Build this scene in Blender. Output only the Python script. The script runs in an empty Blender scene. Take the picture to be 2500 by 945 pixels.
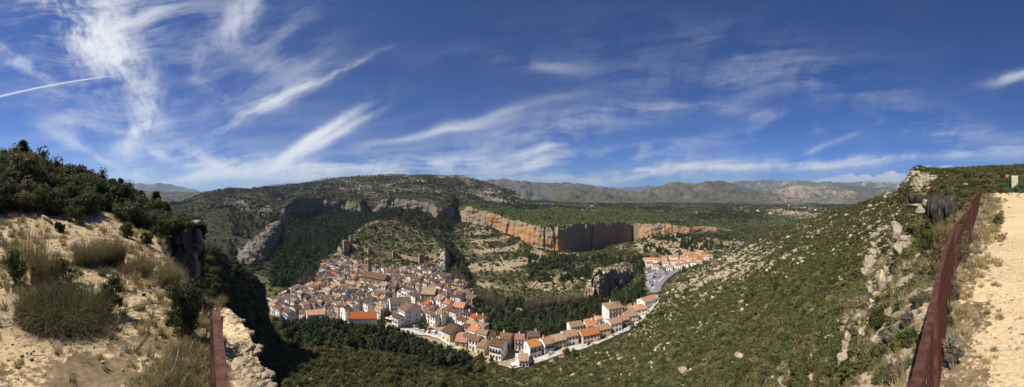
import bpy, math, random, numpy as np
from mathutils import Vector, Matrix

random.seed(11)
rng = np.random.default_rng(11)
SC = bpy.context.scene
COL = SC.collection
RAD = math.radians
F = 2500.0 / RAD(190.0)          # panorama: 190 degrees over the photograph's 2500 columns
CY = 472.5                       # horizon row


def at(x, y, r):
    """photo column / row and horizontal distance in metres -> point in the place"""
    a = (x - 1250.0) / F
    return Vector((r * math.sin(a), r * math.cos(a), r * (CY - y) / F))


def az_of(x):
    return (x - 1250.0) / F


def project(P):
    P = np.asarray(P)
    r = np.hypot(P[..., 0], P[..., 1]) + 1e-9
    x = 1250 + np.arctan2(P[..., 0], P[..., 1]) * F
    y = CY - P[..., 2] / r * F
    return x, y, r


# ------------------------------------------------------------------ noise
def _hash(ix, iy, iz, seed):
    h = (ix * 374761393 + iy * 668265263 + iz * 2147483647 + seed * 974634777) & 0xFFFFFFFF
    h = ((h ^ (h >> 13)) * 1274126177) & 0xFFFFFFFF
    h = (h ^ (h >> 16)) & 0xFFFFFF
    return h.astype(np.float64) / 0xFFFFFF * 2 - 1


def vnoise(p, seed=0):
    i = np.floor(p).astype(np.int64)
    f = p - i
    f = f * f * f * (f * (f * 6 - 15) + 10)
    out = 0
    for dx in (0, 1):
        wx = f[..., 0] if dx else 1 - f[..., 0]
        for dy in (0, 1):
            wy = f[..., 1] if dy else 1 - f[..., 1]
            for dz in (0, 1):
                wz = f[..., 2] if dz else 1 - f[..., 2]
                out = out + wx * wy * wz * _hash(i[..., 0] + dx, i[..., 1] + dy, i[..., 2] + dz, seed)
    return out


_RM = np.array(Matrix.Rotation(0.7, 3, Vector((0.3, 0.5, 0.8)).normalized()))


def fbm(p, scale=1.0, octv=4, seed=0, ridged=False, gain=0.5):
    q = np.asarray(p, dtype=np.float64) * scale
    a, s, t = 1.0, 0.0, 0.0
    for k in range(octv):
        n = vnoise(q, seed + k * 17)
        if ridged:
            n = 1 - 2 * np.abs(n)
        s = s + a * n
        t += a
        a *= gain
        q = (q @ _RM.T) * 2.03 + 11.3
    return s / t


def sstep(a, b, x):
    t = np.clip((x - a) / (b - a), 0, 1)
    return t * t * (3 - 2 * t)


def pchip(xk, yk, x):
    """monotone cubic through rows yk[n,...] at xk, evaluated at x"""
    xk = np.asarray(xk, float)
    yk = np.asarray(yk, float)
    h = np.diff(xk)
    hs = h.reshape((-1,) + (1,) * (yk.ndim - 1))
    d = np.diff(yk, axis=0) / hs
    m = np.zeros_like(yk)
    m[0], m[-1] = d[0], d[-1]
    if len(xk) > 2:
        w1 = 2 * hs[1:] + hs[:-1]
        w2 = hs[1:] + 2 * hs[:-1]
        same = d[1:] * d[:-1] > 0
        with np.errstate(divide='ignore', invalid='ignore'):
            mm = (w1 + w2) / (w1 / d[:-1] + w2 / d[1:])
        m[1:-1] = np.where(same, np.nan_to_num(mm), 0)
    x = np.clip(x, xk[0], xk[-1])
    i = np.clip(np.searchsorted(xk, x) - 1, 0, len(xk) - 2)
    t = ((x - xk[i]) / h[i]).reshape((-1,) + (1,) * (yk.ndim - 1))
    hh = hs[i]
    return ((2 * t**3 - 3 * t**2 + 1) * yk[i] + (t**3 - 2 * t**2 + t) * hh * m[i]
            + (-2 * t**3 + 3 * t**2) * yk[i + 1] + (t**3 - t**2) * hh * m[i + 1])


def in_poly(x, y, poly):
    x = np.asarray(x, float)
    y = np.asarray(y, float)
    c = np.zeros(x.shape, bool)
    n = len(poly)
    for i in range(n):
        x0, y0 = poly[i]
        x1, y1 = poly[(i + 1) % n]
        if y0 == y1:
            continue
        t = ((y0 > y) != (y1 > y)) & (x < (x1 - x0) * (y - y0) / (y1 - y0) + x0)
        c ^= t
    return c


def blob(x, y, cx, cy, rx, ry):
    return np.exp(-(((x - cx) / rx) ** 2 + ((y - cy) / ry) ** 2))


# ------------------------------------------------------------------ objects
def tag(o, label=None, cat=None, group=None, kind=None):
    if label:
        o['label'] = label
    if cat:
        o['category'] = cat
    if group:
        o['group'] = group
    if kind:
        o['kind'] = kind
    return o


def link(o, parent=None, loc=None, rz=None):
    COL.objects.link(o)
    if parent is not None:
        o.parent = parent
    if loc is not None:
        o.location = loc
    if rz is not None:
        o.rotation_euler = (0, 0, rz)
    return o


def empty(name, loc, rz=0.0):
    o = bpy.data.objects.new(name, None)
    o.empty_display_size = 0.3
    return link(o, None, loc, rz)


def np_mesh(name, V, faces, mat=None, smooth=False, attrs=None, mats=None, midx=None):
    """V [n,3]; faces: [m,4] or [m,3] int array, or a list of such arrays"""
    if not isinstance(faces, (list, tuple)):
        faces = [faces]
    faces = [np.asarray(f, np.int32) for f in faces if len(f)]
    me = bpy.data.meshes.new(name)
    V = np.asarray(V, np.float32)
    me.vertices.add(len(V))
    me.vertices.foreach_set('co', V.ravel())
    nl = sum(f.size for f in faces)
    npoly = sum(len(f) for f in faces)
    me.loops.add(nl)
    me.loops.foreach_set('vertex_index', np.concatenate([f.ravel() for f in faces]))
    me.polygons.add(npoly)
    tot = np.concatenate([np.full(len(f), f.shape[1], np.int32) for f in faces])
    start = np.concatenate([[0], np.cumsum(tot)[:-1]]).astype(np.int32)
    me.polygons.foreach_set('loop_start', start)
    me.polygons.foreach_set('loop_total', tot)
    if smooth:
        me.polygons.foreach_set('use_smooth', np.ones(npoly, bool))
    for m in (mats or ([mat] if mat else [])):
        me.materials.append(m)
    if midx is not None:
        me.polygons.foreach_set('material_index', np.asarray(midx, np.int32))
    for k, v in (attrs or {}).items():
        a = me.attributes.new(k, 'FLOAT', 'POINT')
        a.data.foreach_set('value', np.asarray(v, np.float32).ravel())
    me.update(calc_edges=True)
    me.validate()
    return me


def obj(name, me, parent=None, loc=None, rz=None):
    return link(bpy.data.objects.new(name, me), parent, loc, rz)


class MB:
    """collects boxes, prisms, tubes into one mesh"""
    def __init__(s):
        s.v, s.f, s.m = [], [], []

    def add(s, verts, faces, mi=0):
        b = len(s.v)
        s.v += [tuple(v) for v in verts]
        s.f += [tuple(i + b for i in f) for f in faces]
        s.m += [mi] * len(faces)

    def box(s, x0, x1, y0, y1, z0, z1, mi=0, M=None, taper=0.0):
        t = taper
        v = [(x0, y0, z0), (x1, y0, z0), (x1, y1, z0), (x0, y1, z0),
             (x0 + t, y0 + t, z1), (x1 - t, y0 + t, z1), (x1 - t, y1 - t, z1), (x0 + t, y1 - t, z1)]
        if M is not None:
            v = [M @ Vector(p) for p in v]
        s.add(v, [(3, 2, 1, 0), (4, 5, 6, 7), (0, 1, 5, 4), (1, 2, 6, 5), (2, 3, 7, 6), (3, 0, 4, 7)], mi)

    def prism_x(s, prof, x0, x1, mi=0):
        """closed profile (y,z), counter-clockwise, extruded along x"""
        n = len(prof)
        v = [(x0, y, z) for y, z in prof] + [(x1, y, z) for y, z in prof]
        fs = [tuple(range(n - 1, -1, -1)), tuple(range(n, 2 * n))]
        fs += [(i, (i + 1) % n, n + (i + 1) % n, n + i) for i in range(n)]
        s.add(v, fs, mi)

    def bar(s, a, b, w, h, mi=0, up=Vector((0, 0, 1))):
        a, b = Vector(a), Vector(b)
        d = b - a
        L = d.length
        d.normalize()
        sd = d.cross(up)
        if sd.length < 1e-4:
            sd = Vector((1, 0, 0))
        sd.normalize()
        u = sd.cross(d)
        M = Matrix((( sd.x, d.x, u.x, a.x), (sd.y, d.y, u.y, a.y), (sd.z, d.z, u.z, a.z), (0, 0, 0, 1)))
        s.box(-w / 2, w / 2, 0, L, -h / 2, h / 2, mi, M)

    def tube(s, pts, rads, n=6, mi=0, cap=True):
        pts = [Vector(p) for p in pts]
        if not hasattr(rads, '__len__'):
            rads = [rads] * len(pts)
        b = []
        ref = Vector((0.31, 0.87, 0.38))
        for i, p in enumerate(pts):
            d = (pts[min(i + 1, len(pts) - 1)] - pts[max(i - 1, 0)]).normalized()
            a = d.cross(ref)
            if a.length < 1e-3:
                a = d.cross(Vector((1, 0, 0)))
            a.normalize()
            c = d.cross(a)
            b.append([p + (a * math.cos(2 * math.pi * k / n) + c * math.sin(2 * math.pi * k / n)) * rads[i] for k in range(n)])
        v = [q for ring in b for q in ring]
        fs = []
        for i in range(len(pts) - 1):
            for k in range(n):
                fs.append((i * n + k, i * n + (k + 1) % n, (i + 1) * n + (k + 1) % n, (i + 1) * n + k))
        if cap:
            fs.append(tuple(range(n - 1, -1, -1)))
            fs.append(tuple((len(pts) - 1) * n + k for k in range(n)))
        s.add(v, fs, mi)

    def mesh(s, name, mats, smooth=False):
        me = bpy.data.meshes.new(name)
        me.from_pydata(s.v, [], s.f)
        for m in (mats if isinstance(mats, (list, tuple)) else [mats]):
            me.materials.append(m)
        me.polygons.foreach_set('material_index', s.m)
        if smooth:
            me.polygons.foreach_set('use_smooth', [True] * len(s.f))
        me.update()
        return me

    def build(s, name, mats, parent=None, loc=None, rz=None, smooth=False):
        return obj(name, s.mesh(name, mats, smooth), parent, loc, rz)


# ------------------------------------------------------------------ materials
class NT:
    def __init__(s, tree):
        s.t = tree
        s.L = tree.links

    def n(s, typ, **kw):
        nd = s.t.nodes.new(typ)
        for k, v in kw.items():
            setattr(nd, k, v)
        return nd

    def set(s, sock, v):
        if isinstance(v, bpy.types.NodeSocket):
            s.L.new(v, sock)
        else:
            sock.default_value = v

    def m(s, op, a, b=None, c=None, clamp=False):
        nd = s.n('ShaderNodeMath', operation=op, use_clamp=clamp)
        s.set(nd.inputs[0], a)
        if b is not None:
            s.set(nd.inputs[1], b)
        if c is not None:
            s.set(nd.inputs[2], c)
        return nd.outputs[0]

    def smooth(s, x, a, b):
        nd = s.n('ShaderNodeMapRange', interpolation_type='SMOOTHSTEP')
        s.set(nd.inputs[0], x)
        nd.inputs[1].default_value, nd.inputs[2].default_value = a, b
        return nd.outputs[0]

    def mix(s, f, a, b):
        nd = s.n('ShaderNodeMix', data_type='RGBA')
        s.set(nd.inputs[0], f)
        for i, v in ((6, a), (7, b)):
            if isinstance(v, tuple) and len(v) == 3:
                v = v + (1,)
            s.set(nd.inputs[i], v)
        return nd.outputs[2]

    def noise(s, vec, scale, detail=4, rough=0.55, dist=0.0):
        nd = s.n('ShaderNodeTexNoise')
        s.set(nd.inputs['Vector'], vec)
        nd.inputs['Scale'].default_value = scale
        nd.inputs['Detail'].default_value = detail
        nd.inputs['Roughness'].default_value = rough
        nd.inputs['Distortion'].default_value = dist
        return nd.outputs[0]

    def scalev(s, vec, v):
        nd = s.n('ShaderNodeVectorMath', operation='MULTIPLY')
        s.set(nd.inputs[0], vec)
        nd.inputs[1].default_value = v
        return nd.outputs[0]

    def attr(s, name):
        return s.n('ShaderNodeAttribute', attribute_name=name).outputs['Fac']

    def comb(s, x, y, z):
        nd = s.n('ShaderNodeCombineXYZ')
        for i, v in enumerate((x, y, z)):
            s.set(nd.inputs[i], v)
        return nd.outputs[0]


def new_mat(name):
    m = bpy.data.materials.new(name)
    m.use_nodes = True
    t = NT(m.node_tree)
    b = m.node_tree.nodes['Principled BSDF']
    b.inputs['Roughness'].default_value = 0.9
    b.inputs['Specular IOR Level'].default_value = 0.15
    return m, t, b


def bump(t, b, h, strength, dist):
    nd = t.n('ShaderNodeBump')
    nd.inputs['Strength'].default_value = strength
    nd.inputs['Distance'].default_value = dist
    t.set(nd.inputs['Height'], h)
    t.L.new(nd.outputs[0], b.inputs['Normal'])


def flat_mat(name, c0, c1, scale=2.0, rough=0.85, spec=0.15, bumpd=0.0, rnd=0.0, detail=4, lo=0.35, hi=0.65):
    """two tones of noise in object space, with a little change from object to object"""
    m, t, b = new_mat(name)
    tc = t.n('ShaderNodeTexCoord').outputs['Object']
    n = t.noise(tc, scale, detail)
    c = t.mix(t.smooth(n, lo, hi), c0, c1)
    if rnd:
        oi = t.n('ShaderNodeObjectInfo').outputs['Random']
        hsv = t.n('ShaderNodeHueSaturation')
        t.L.new(c, hsv.inputs['Color'])
        t.set(hsv.inputs['Value'], t.m('MULTIPLY_ADD', oi, 2 * rnd, 1 - rnd))
        t.set(hsv.inputs['Hue'], t.m('MULTIPLY_ADD', t.m('FRACT', t.m('MULTIPLY', oi, 7.31)), 0.03, 0.485))
        c = hsv.outputs[0]
    t.L.new(c, b.inputs['Base Color'])
    b.inputs['Roughness'].default_value = rough
    b.inputs['Specular IOR Level'].default_value = spec
    if bumpd:
        bump(t, b, t.noise(tc, scale * 3, 5), 0.7, bumpd)
    return m


def terrain_mat(name, s, veg0, veg1, soil0, soil1, rock0, rock1, cl=None, bumpd=0.3):
    """ground: scrub / soil / rock blended by the mesh's own attributes, broken up by noise; s = features per metre"""
    m, t, b = new_mat(name)
    P = t.n('ShaderNodeNewGeometry').outputs['Position']
    n1 = t.noise(P, s, 6, 0.62)
    n2 = t.noise(P, s * 6.3, 5, 0.6)
    n3 = t.noise(P, s * 0.17, 3)
    n4 = t.noise(P, s * 23, 3, 0.6)
    veg = t.mix(t.smooth(t.m('ADD', t.m('MULTIPLY', n1, .6), t.m('MULTIPLY', n2, .4)), .40, .62), veg0, veg1)
    soil = t.mix(t.smooth(t.m('ADD', t.m('MULTIPLY', n2, .55), t.m('MULTIPLY', n4, .45)), .38, .62), soil0, soil1)
    rock = t.mix(t.smooth(t.m('ADD', t.m('MULTIPLY', n1, .4), t.m('MULTIPLY', n2, .6)), .36, .62), rock0, rock1)
    jit = t.m('ADD', t.m('MULTIPLY_ADD', n2, .9, -.45), t.m('MULTIPLY_ADD', n1, .7, -.35))
    jit = t.m('ADD', jit, t.m('MULTIPLY_ADD', n4, .5, -.25))
    f_s = t.smooth(t.m('ADD', t.attr('soil'), jit), .42, .58)
    f_r = t.smooth(t.m('ADD', t.attr('rock'), jit), .42, .58)
    c = t.mix(f_s, veg, soil)
    c = t.mix(f_r, c, rock)
    h = t.m('ADD', t.m('MULTIPLY', n1, 1.0), t.m('MULTIPLY', n2, .35))
    if cl:
        # limestone wall: rust and grey run down it in vertical streaks
        Q = t.scalev(P, (1, 1, cl.get('z', .12)))
        k1 = t.noise(Q, cl['s'], 5, .6, .6)
        k2 = t.noise(Q, cl['s'] * 4.1, 4, .6)
        k3 = t.noise(P, cl['s'] * .35, 3)
        bed = t.noise(t.scalev(P, (.06, .06, 1)), cl['s'] * 2.2, 4, .65)
        ca = t.attr('hue')
        w = t.m('ADD', t.m('MULTIPLY_ADD', k1, 1.1, -.55), ca)
        w = t.m('ADD', w, t.m('MULTIPLY_ADD', k3, 1.3, -.65))
        cc = t.mix(t.smooth(w, .3, .62), cl['grey'], cl['rust'])
        cc = t.mix(t.m('MULTIPLY', t.smooth(k2, .55, .74), .8), cc, cl['pale'])
        cc = t.mix(t.smooth(t.m('ADD', t.m('MULTIPLY', k2, .5), t.m('MULTIPLY', k1, .5)), .42, .31), cc, cl['dark'])
        cc = t.mix(t.m('MULTIPLY', t.smooth(bed, .58, .68), .22), cc, cl['dark'])
        f_c = t.smooth(t.m('ADD', t.attr('cliff'), t.m('MULTIPLY', jit, .5)), .4, .6)
        c = t.mix(f_c, c, cc)
        h = t.m('ADD', h, t.m('MULTIPLY', t.m('MULTIPLY', k2, f_c), 1.2))
    if True:
        hs = t.n('ShaderNodeHueSaturation')
        t.L.new(c, hs.inputs['Color'])
        t.set(hs.inputs['Value'], t.m('MULTIPLY_ADD', n3, .5, .75))
        c = hs.outputs[0]
    t.L.new(c, b.inputs['Base Color'])
    b.inputs['Specular IOR Level'].default_value = 0.05
    b.inputs['Roughness'].default_value = 1.0
    bump(t, b, h, 0.9, bumpd)
    return m


def leaf_mat(name, c0, c1, c2, hs=0.0, tl=0.25, sc=3.0):
    m, t, b = new_mat(name)
    oi = t.n('ShaderNodeObjectInfo').outputs['Random']
    g = t.n('ShaderNodeTexCoord').outputs['Object']
    n = t.noise(g, sc, 2)
    c = t.mix(t.smooth(n, .4, .62), c0, c1)
    c = t.mix(t.smooth(oi, .55, 1.0), c, c2)
    h = t.n('ShaderNodeHueSaturation')
    t.L.new(c, h.inputs['Color'])
    t.set(h.inputs['Value'], t.m('MULTIPLY_ADD', t.m('FRACT', t.m('MULTIPLY', oi, 5.77)), .7, .65))
    t.L.new(h.outputs[0], b.inputs['Base Color'])
    b.inputs['Specular IOR Level'].default_value = 0.12
    b.inputs['Roughness'].default_value = 0.75
    if tl:
        tr = t.n('ShaderNodeBsdfTranslucent')
        t.L.new(h.outputs[0], tr.inputs[0])
        mx = t.n('ShaderNodeMixShader')
        mx.inputs[0].default_value = tl
        out = m.node_tree.nodes['Material Output']
        t.L.new(b.outputs[0], mx.inputs[1])
        t.L.new(tr.outputs[0], mx.inputs[2])
        t.L.new(mx.outputs[0], out.inputs[0])
    return m


# ------------------------------------------------------------------ render, light, camera, sky
SUN_AZ, SUN_EL = RAD(-115), RAD(48)
SC.view_settings.view_transform = 'Standard'
SC.view_settings.look = 'None'
SC.view_settings.gamma = 1
SC.view_settings.use_curve_mapping = False
SC.view_settings.exposure = 0.78
SC.render.engine = 'CYCLES'
cy = SC.cycles
cy.max_bounces = 5
cy.diffuse_bounces = 2
cy.glossy_bounces = 1
cy.transmission_bounces = 2
cy.transparent_max_bounces = 6
cy.volume_bounces = 0
cy.use_denoising = True
cy.use_adaptive_sampling = True
cy.adaptive_threshold = 0.015
cy.use_fast_gi = False
cy.sample_clamp_indirect = 4.0
cy.caustics_reflective = cy.caustics_refractive = False

cam = bpy.data.cameras.new('camera')
cam.type = 'PANO'
cam.panorama_type = 'CENTRAL_CYLINDRICAL'
cam.central_cylindrical_range_u_min = -RAD(95)
cam.central_cylindrical_range_u_max = RAD(95)
VH = 472.5 / F
cam.central_cylindrical_range_v_min = -VH
cam.central_cylindrical_range_v_max = VH
cam.central_cylindrical_radius = 1.0
cam.clip_start = 0.05
cam.clip_end = 120000
co = bpy.data.objects.new('camera', cam)
COL.objects.link(co)
co.rotation_euler = (RAD(90), 0, 0)
SC.camera = co

sun = bpy.data.lights.new('sun', 'SUN')
sun.energy = 4.2
sun.angle = RAD(0.5)
sun.color = (1.0, 0.94, 0.84)
so = bpy.data.objects.new('sun', sun)
COL.objects.link(so)
sd = Vector((math.sin(SUN_AZ) * math.cos(SUN_EL), math.cos(SUN_AZ) * math.cos(SUN_EL), math.sin(SUN_EL)))
so.rotation_euler = sd.to_track_quat('Z', 'Y').to_euler()
so.location = (0, 0, 60)

world = bpy.data.worlds.new('World')
SC.world = world
world.use_nodes = True



def build_sky():
    t = NT(world.node_tree)
    bg = world.node_tree.nodes['Background']
    sky = t.n('ShaderNodeTexSky', sky_type='NISHITA')
    sky.sun_disc = False
    sky.sun_elevation = SUN_EL
    sky.sun_rotation = SUN_AZ
    sky.altitude = 3000
    sky.air_density = 1.0
    sky.dust_density = 0.1
    sky.ozone_density = 3.0
    # deep polarised blue of a high, dry place
    tn = t.n('ShaderNodeMix', data_type='RGBA', blend_type='MULTIPLY')
    tn.inputs[0].default_value = 1.0
    t.L.new(sky.outputs[0], tn.inputs[6])
    tn.inputs[7].default_value = (.235, .52, 1.0, 1)
    t.L.new(tn.outputs[2], bg.inputs['Color'])
    bg.inputs['Strength'].default_value = 0.05


build_sky()


def cloud_dome():
    """the high cirrus, the low cumulus on the horizon and one contrail: a thin layer far outside the air"""
    nu, nv = 1900, 400
    U = np.linspace(-130, 2630, nu)[:, None] + np.zeros((1, nv))
    Vv = np.linspace(-6, 560, nv)[None, :] + np.zeros((nu, 1))

    def nz(a, b, seed, octv=6, gain=.58):
        return fbm(np.stack([a, b, np.full_like(a, 3.3)], -1), 1.0, octv, seed, gain=gain)

    wu = U + 46 * nz(U * .003, Vv * .005, 201, 3) + 10 * nz(U * .012, Vv * .018, 204, 3)
    wv = Vv + 34 * nz(U * .003, Vv * .005, 202, 3) + 8 * nz(U * .012, Vv * .018, 205, 3)

    def field(ang, along, across, seed, gain=.66, octv=6):
        c, s = math.cos(RAD(ang)), math.sin(RAD(ang))
        a = wu * c + wv * s
        b = wv * c - wu * s
        return nz(a / along, b / across, seed, octv, gain)

    fields = {'steep': field(120, 230, 62, 211), 'steep2': field(100, 190, 56, 216), 'diag': field(30, 260, 46, 212), 'flat': field(6, 360, 40, 213), 'fan': field(-24, 220, 44, 217), 'puff': field(0, 40, 22, 214, .6, 5)}
    cross = field(72, 120, 24, 215, .66)
    soft = nz(wu / 140, wv / 90, 218, 6, .62)
    W = [('steep', 215, 70, 122, 200, 80, .92), ('steep', 290, 120, 118, 140, 44, .85), ('steep', 160, 40, 128, 150, 60, .55), ('steep2', 350, 215, 98, 90, 40, .55),
         ('fan', 30, 130, 140, 190, 34, .50), ('fan', 120, 210, 138, 150, 26, .36), ('steep2', 345, 310, 58, 75, 32, .90), ('steep2', 380, 240, 80, 80, 30, .5),
         ('steep', 180, 130, 118, 75, 9, .75), ('steep2', 590, 30, 70, 80, 40, .55), ('steep2', 500, 140, 62, 150, 40, .30),
         ('diag', 640, 140, 55, 170, 70, .30), ('diag', 670, 255, 26, 150, 22, .72), ('diag', 800, 190, 26, 150, 12, .50), ('diag', 740, 175, 40, 90, 40, .28),
         ('fan', 530, 228, -24, 70, 22, .62), ('diag', 740, 360, 34, 190, 14, 1.0), ('diag', 820, 330, 30, 140, 12, .62), ('diag', 700, 395, 26, 150, 14, .70),
         ('flat', 560, 400, -10, 280, 30, .80), ('fan', 430, 385, -22, 110, 14, .62), ('fan', 250, 378, -26, 130, 18, .82), ('fan', 500, 380, -30, 90, 14, .6),
         ('flat', 800, 412, 0, 330, 20, .90), ('flat', 430, 422, 0, 330, 20, .75), ('flat', 140, 290, -14, 150, 16, .36),
         ('flat', 1080, 322, 9, 200, 9, .46), ('flat', 1150, 300, 14, 260, 12, .34), ('flat', 1250, 340, 10, 260, 30, .34), ('flat', 1300, 375, 16, 150, 9, .55),
         ('flat', 1250, 402, 0, 520, 30, .72), ('flat', 1500, 280, 14, 330, 44, .20), ('flat', 1600, 260, 6, 160, 10, .30), ('flat', 1780, 170, -6, 380, 80, .16),
         ('flat', 1560, 372, 10, 330, 20, .40), ('flat', 1750, 412, 3, 520, 17, .85), ('flat', 2150, 392, 4, 420, 14, .60), ('flat', 1900, 290, -14, 200, 18, .26),
         ('flat', 2380, 330, -6, 240, 36, .28), ('flat', 2490, 182, 12, 70, 14, .62), ('flat', 1290, 150, -8, 130, 16, .26),
         ('flat', 2100, 225, -20, 320, 50, .18), ('diag', 2010, 360, 22, 130, 7, .42), ('flat', 1100, 440, 0, 900, 14, .60)]
    cov = np.zeros_like(U)
    row = CY - Vv
    for fk, cx, cyy, ang, L, Wd, wt in W:
        c, s = math.cos(RAD(ang)), math.sin(RAD(ang))
        du = U * .5 + wu * .5 - cx
        dv = Vv * .5 + wv * .5 - (CY - cyy)
        e = np.exp(-((du * c + dv * s) / L) ** 2 - ((dv * c - du * s) / Wd) ** 2)
        g = e * wt
        # fibres: a low weight keeps only the brightest strands
        k = sstep(-.30 - .35 * g, .75 - .40 * g, fields[fk] * .75 + .22 * cross + .75 * soft)
        cov = 1 - (1 - cov) * (1 - np.clip(k * g * 1.15, 0, 1))
    veil = .012 + .10 * np.exp(-((U - 560) / 620) ** 2) * sstep(60, 330, row) + .85 * np.exp(-((U - 230) / 190) ** 2 - ((row + 10) / 170) ** 2) + .20 * np.exp(-((U - 330) / 330) ** 2 - ((row - 120) / 260) ** 2) + .16 * sstep(330, 450, row)
    cov = 1 - (1 - cov) * (1 - veil * sstep(-.4, .6, fields['flat'] + .6 * soft))
    # low cumulus bank: flat base, knobbly top
    for cx, base, top, hw, wt in [(2100, 444, 428, 110, .95), (2185, 441, 419, 42, .85), (2040, 444, 434, 70, .7), (1572, 419, 408, 30, .7), (2265, 410, 403, 17, .75), (2312, 409, 403, 18, .75), (1408, 40, 36, 1, 0)]:
        prof = np.clip(1 - ((U - cx) / hw) ** 2, 0, 1) ** .5
        tp = base - (base - top) * prof * (1 + .7 * nz(U / 13, Vv * 0 + cx, 231, 4))
        m = sstep(0, 3.0, row - tp) * sstep(base + 4, base - 3, row + 2.5 * fields['puff'])
        cov = 1 - (1 - cov) * (1 - m * wt * (prof > 0) * np.clip(.75 + .5 * fields['puff'], 0, 1))
    pu, pv, qu, qv = -40.0, CY - 241, 330.0, CY - 174
    ln = math.hypot(qu - pu, qv - pv)
    c, s = (qu - pu) / ln, (qv - pv) / ln
    a = (U - pu) * c + (Vv - pv) * s
    b = (Vv - pv) * c - (U - pu) * s + (a - 185) ** 2 * .00022 - 3
    tr = np.exp(-(b / np.maximum(2.5 - a * .004, 1.1)) ** 2) * sstep(375, 250, a) * .8
    cov = 1 - (1 - cov) * (1 - tr)
    cov *= sstep(-2, 12, Vv) * sstep(555, 500, Vv)
    cov = np.clip(cov, 0, .97)
    az = (U - 1250) / F
    Rr = 42000.0
    el = np.arctan(Vv / F)
    P = np.stack([Rr * np.cos(el) * np.sin(az), Rr * np.cos(el) * np.cos(az), Rr * np.sin(el)], -1)
    idx = np.arange(nu * nv).reshape(nu, nv)
    f = np.stack([idx[:-1, :-1], idx[:-1, 1:], idx[1:, 1:], idx[1:, :-1]], -1).reshape(-1, 4)
    m = bpy.data.materials.new('cloud')
    m.use_nodes = True
    m.cycles.emission_sampling = 'NONE'
    t = NT(m.node_tree)
    m.node_tree.nodes.clear()
    out = t.n('ShaderNodeOutputMaterial')
    em = t.n('ShaderNodeEmission')
    em.inputs['Color'].default_value = (.93, .96, 1.0, 1)
    em.inputs['Strength'].default_value = .53
    mx = t.n('ShaderNodeMixShader')
    t.L.new(t.attr('cov'), mx.inputs[0])
    t.L.new(t.n('ShaderNodeBsdfTransparent').outputs[0], mx.inputs[1])
    t.L.new(em.outputs[0], mx.inputs[2])
    t.L.new(mx.outputs[0], out.inputs[0])
    tag(obj('sky', np_mesh('sky', P.reshape(-1, 3), f, m, True, {'cov': cov})), kind='structure')


cloud_dome()

# ------------------------------------------------------------------ ground
class Patch:
    pass


def loft(name, table, segs, dx, amp, nscale, seed, mat, attrs, octv=5, cliffseg=None, linear=False, extra=None, radial=0.0):
    """table: [(column, [(r, z), ...])]; a surface swept through the profiles.
    segs: rows between two profile nodes; amp: relief (m) per node; cliffseg: the node span that is a rock wall"""
    xs = np.array([c[0] for c in table], float)
    NR = np.array([[math.log(p[0]) for p in c[1]] for c in table])
    NZ = np.array([[p[1] for p in c[1]] for c in table])
    ncol = int((xs[-1] - xs[0]) / dx) + 1
    X = np.linspace(xs[0], xs[-1], ncol)
    if linear:
        KR = np.stack([np.interp(X, xs, NR[:, k]) for k in range(NR.shape[1])], 1)
        KZ = np.stack([np.interp(X, xs, NZ[:, k]) for k in range(NZ.shape[1])], 1)
    else:
        KR, KZ = pchip(xs, NR, X), pchip(xs, NZ, X)
    T = np.concatenate([np.linspace(k, k + 1, n, endpoint=False) for k, n in enumerate(segs)] + [[len(segs)]])
    kn = np.arange(len(segs) + 1)
    R = np.exp(pchip(kn, KR.T, T).T)
    Z = pchip(kn, KZ.T, T).T
    A = np.interp(T, kn, amp)[None, :]
    az = ((X - 1250) / F)[:, None]
    P = np.stack([R * np.sin(az), R * np.cos(az), Z], -1)
    n1 = fbm(P, nscale, octv, seed)
    if cliffseg is not None:
        k0, k1, am, sc = cliffseg
        # buttresses and flutes: rock pushed in and out of the wall, nearly the same all the way up
        Q = P * np.array([1, 1, .22])
        w = sstep(k0 - .12, k0 + .12, T) * (1 - sstep(k1 - .05, k1 + .35, T))
        # narrow clefts that run the height of the wall
        q1 = fbm(P * np.array([1, 1, .05]), sc * .9, 3, seed + 90)
        cleft = np.exp(-(q1 / .022) ** 2) * sstep(.0, .25, fbm(P * np.array([1, 1, .4]), sc * .35, 3, seed + 95))
        f = fbm(Q, sc, 5, seed + 50) * .75 + cleft * .8 + fbm(P * np.array([1, 1, .6]), sc * .45, 3, seed + 99) * .7 + fbm(Q, sc * .33, 3, seed + 60, ridged=True) * .8
        lay = fbm(P * np.array([.3, .3, 1]), sc * 2.2, 3, seed + 70) * .16 + fbm(P * np.array([1, 1, .12]), sc * 3.1, 4, seed + 80, ridged=True) * .22
        brk = fbm(P * np.array([1, 1, 1.6]), sc * .9, 4, seed + 85, ridged=True) * .35        # ledges and hollows
        R2 = R + (f + lay + brk) * am * w[None, :]
        P[..., 0] = R2 * np.sin(az)
        P[..., 1] = R2 * np.cos(az)
    P[..., 2] += n1 * A
    if extra is not None:
        extra(P, T, X)
    nc, nr = P.shape[:2]
    idx = np.arange(nc * nr).reshape(nc, nr)
    f = np.stack([idx[:-1, :-1], idx[1:, :-1], idx[1:, 1:], idx[:-1, 1:]], -1).reshape(-1, 4)
    px, py, pr = project(P)
    slope_n = np.cross(np.gradient(P, axis=0), np.gradient(P, axis=1))
    slope_n /= np.linalg.norm(slope_n, axis=-1, keepdims=True) + 1e-9
    up = np.abs(slope_n[..., 2])
    TT = np.broadcast_to(T[None, :], (nc, nr))
    at_ = attrs(P, TT, px, py, pr, up)
    me = np_mesh(name, P.reshape(-1, 3), f, mat, True, {k: np.broadcast_to(v, (nc, nr)) for k, v in at_.items()})
    o = obj(name, me)
    tag(o, kind='structure')
    pt = Patch()
    pt.o, pt.P, pt.T, pt.X, pt.px, pt.py, pt.pr, pt.up, pt.at = o, P, TT, X, px, py, pr, up, at_
    return pt


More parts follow.
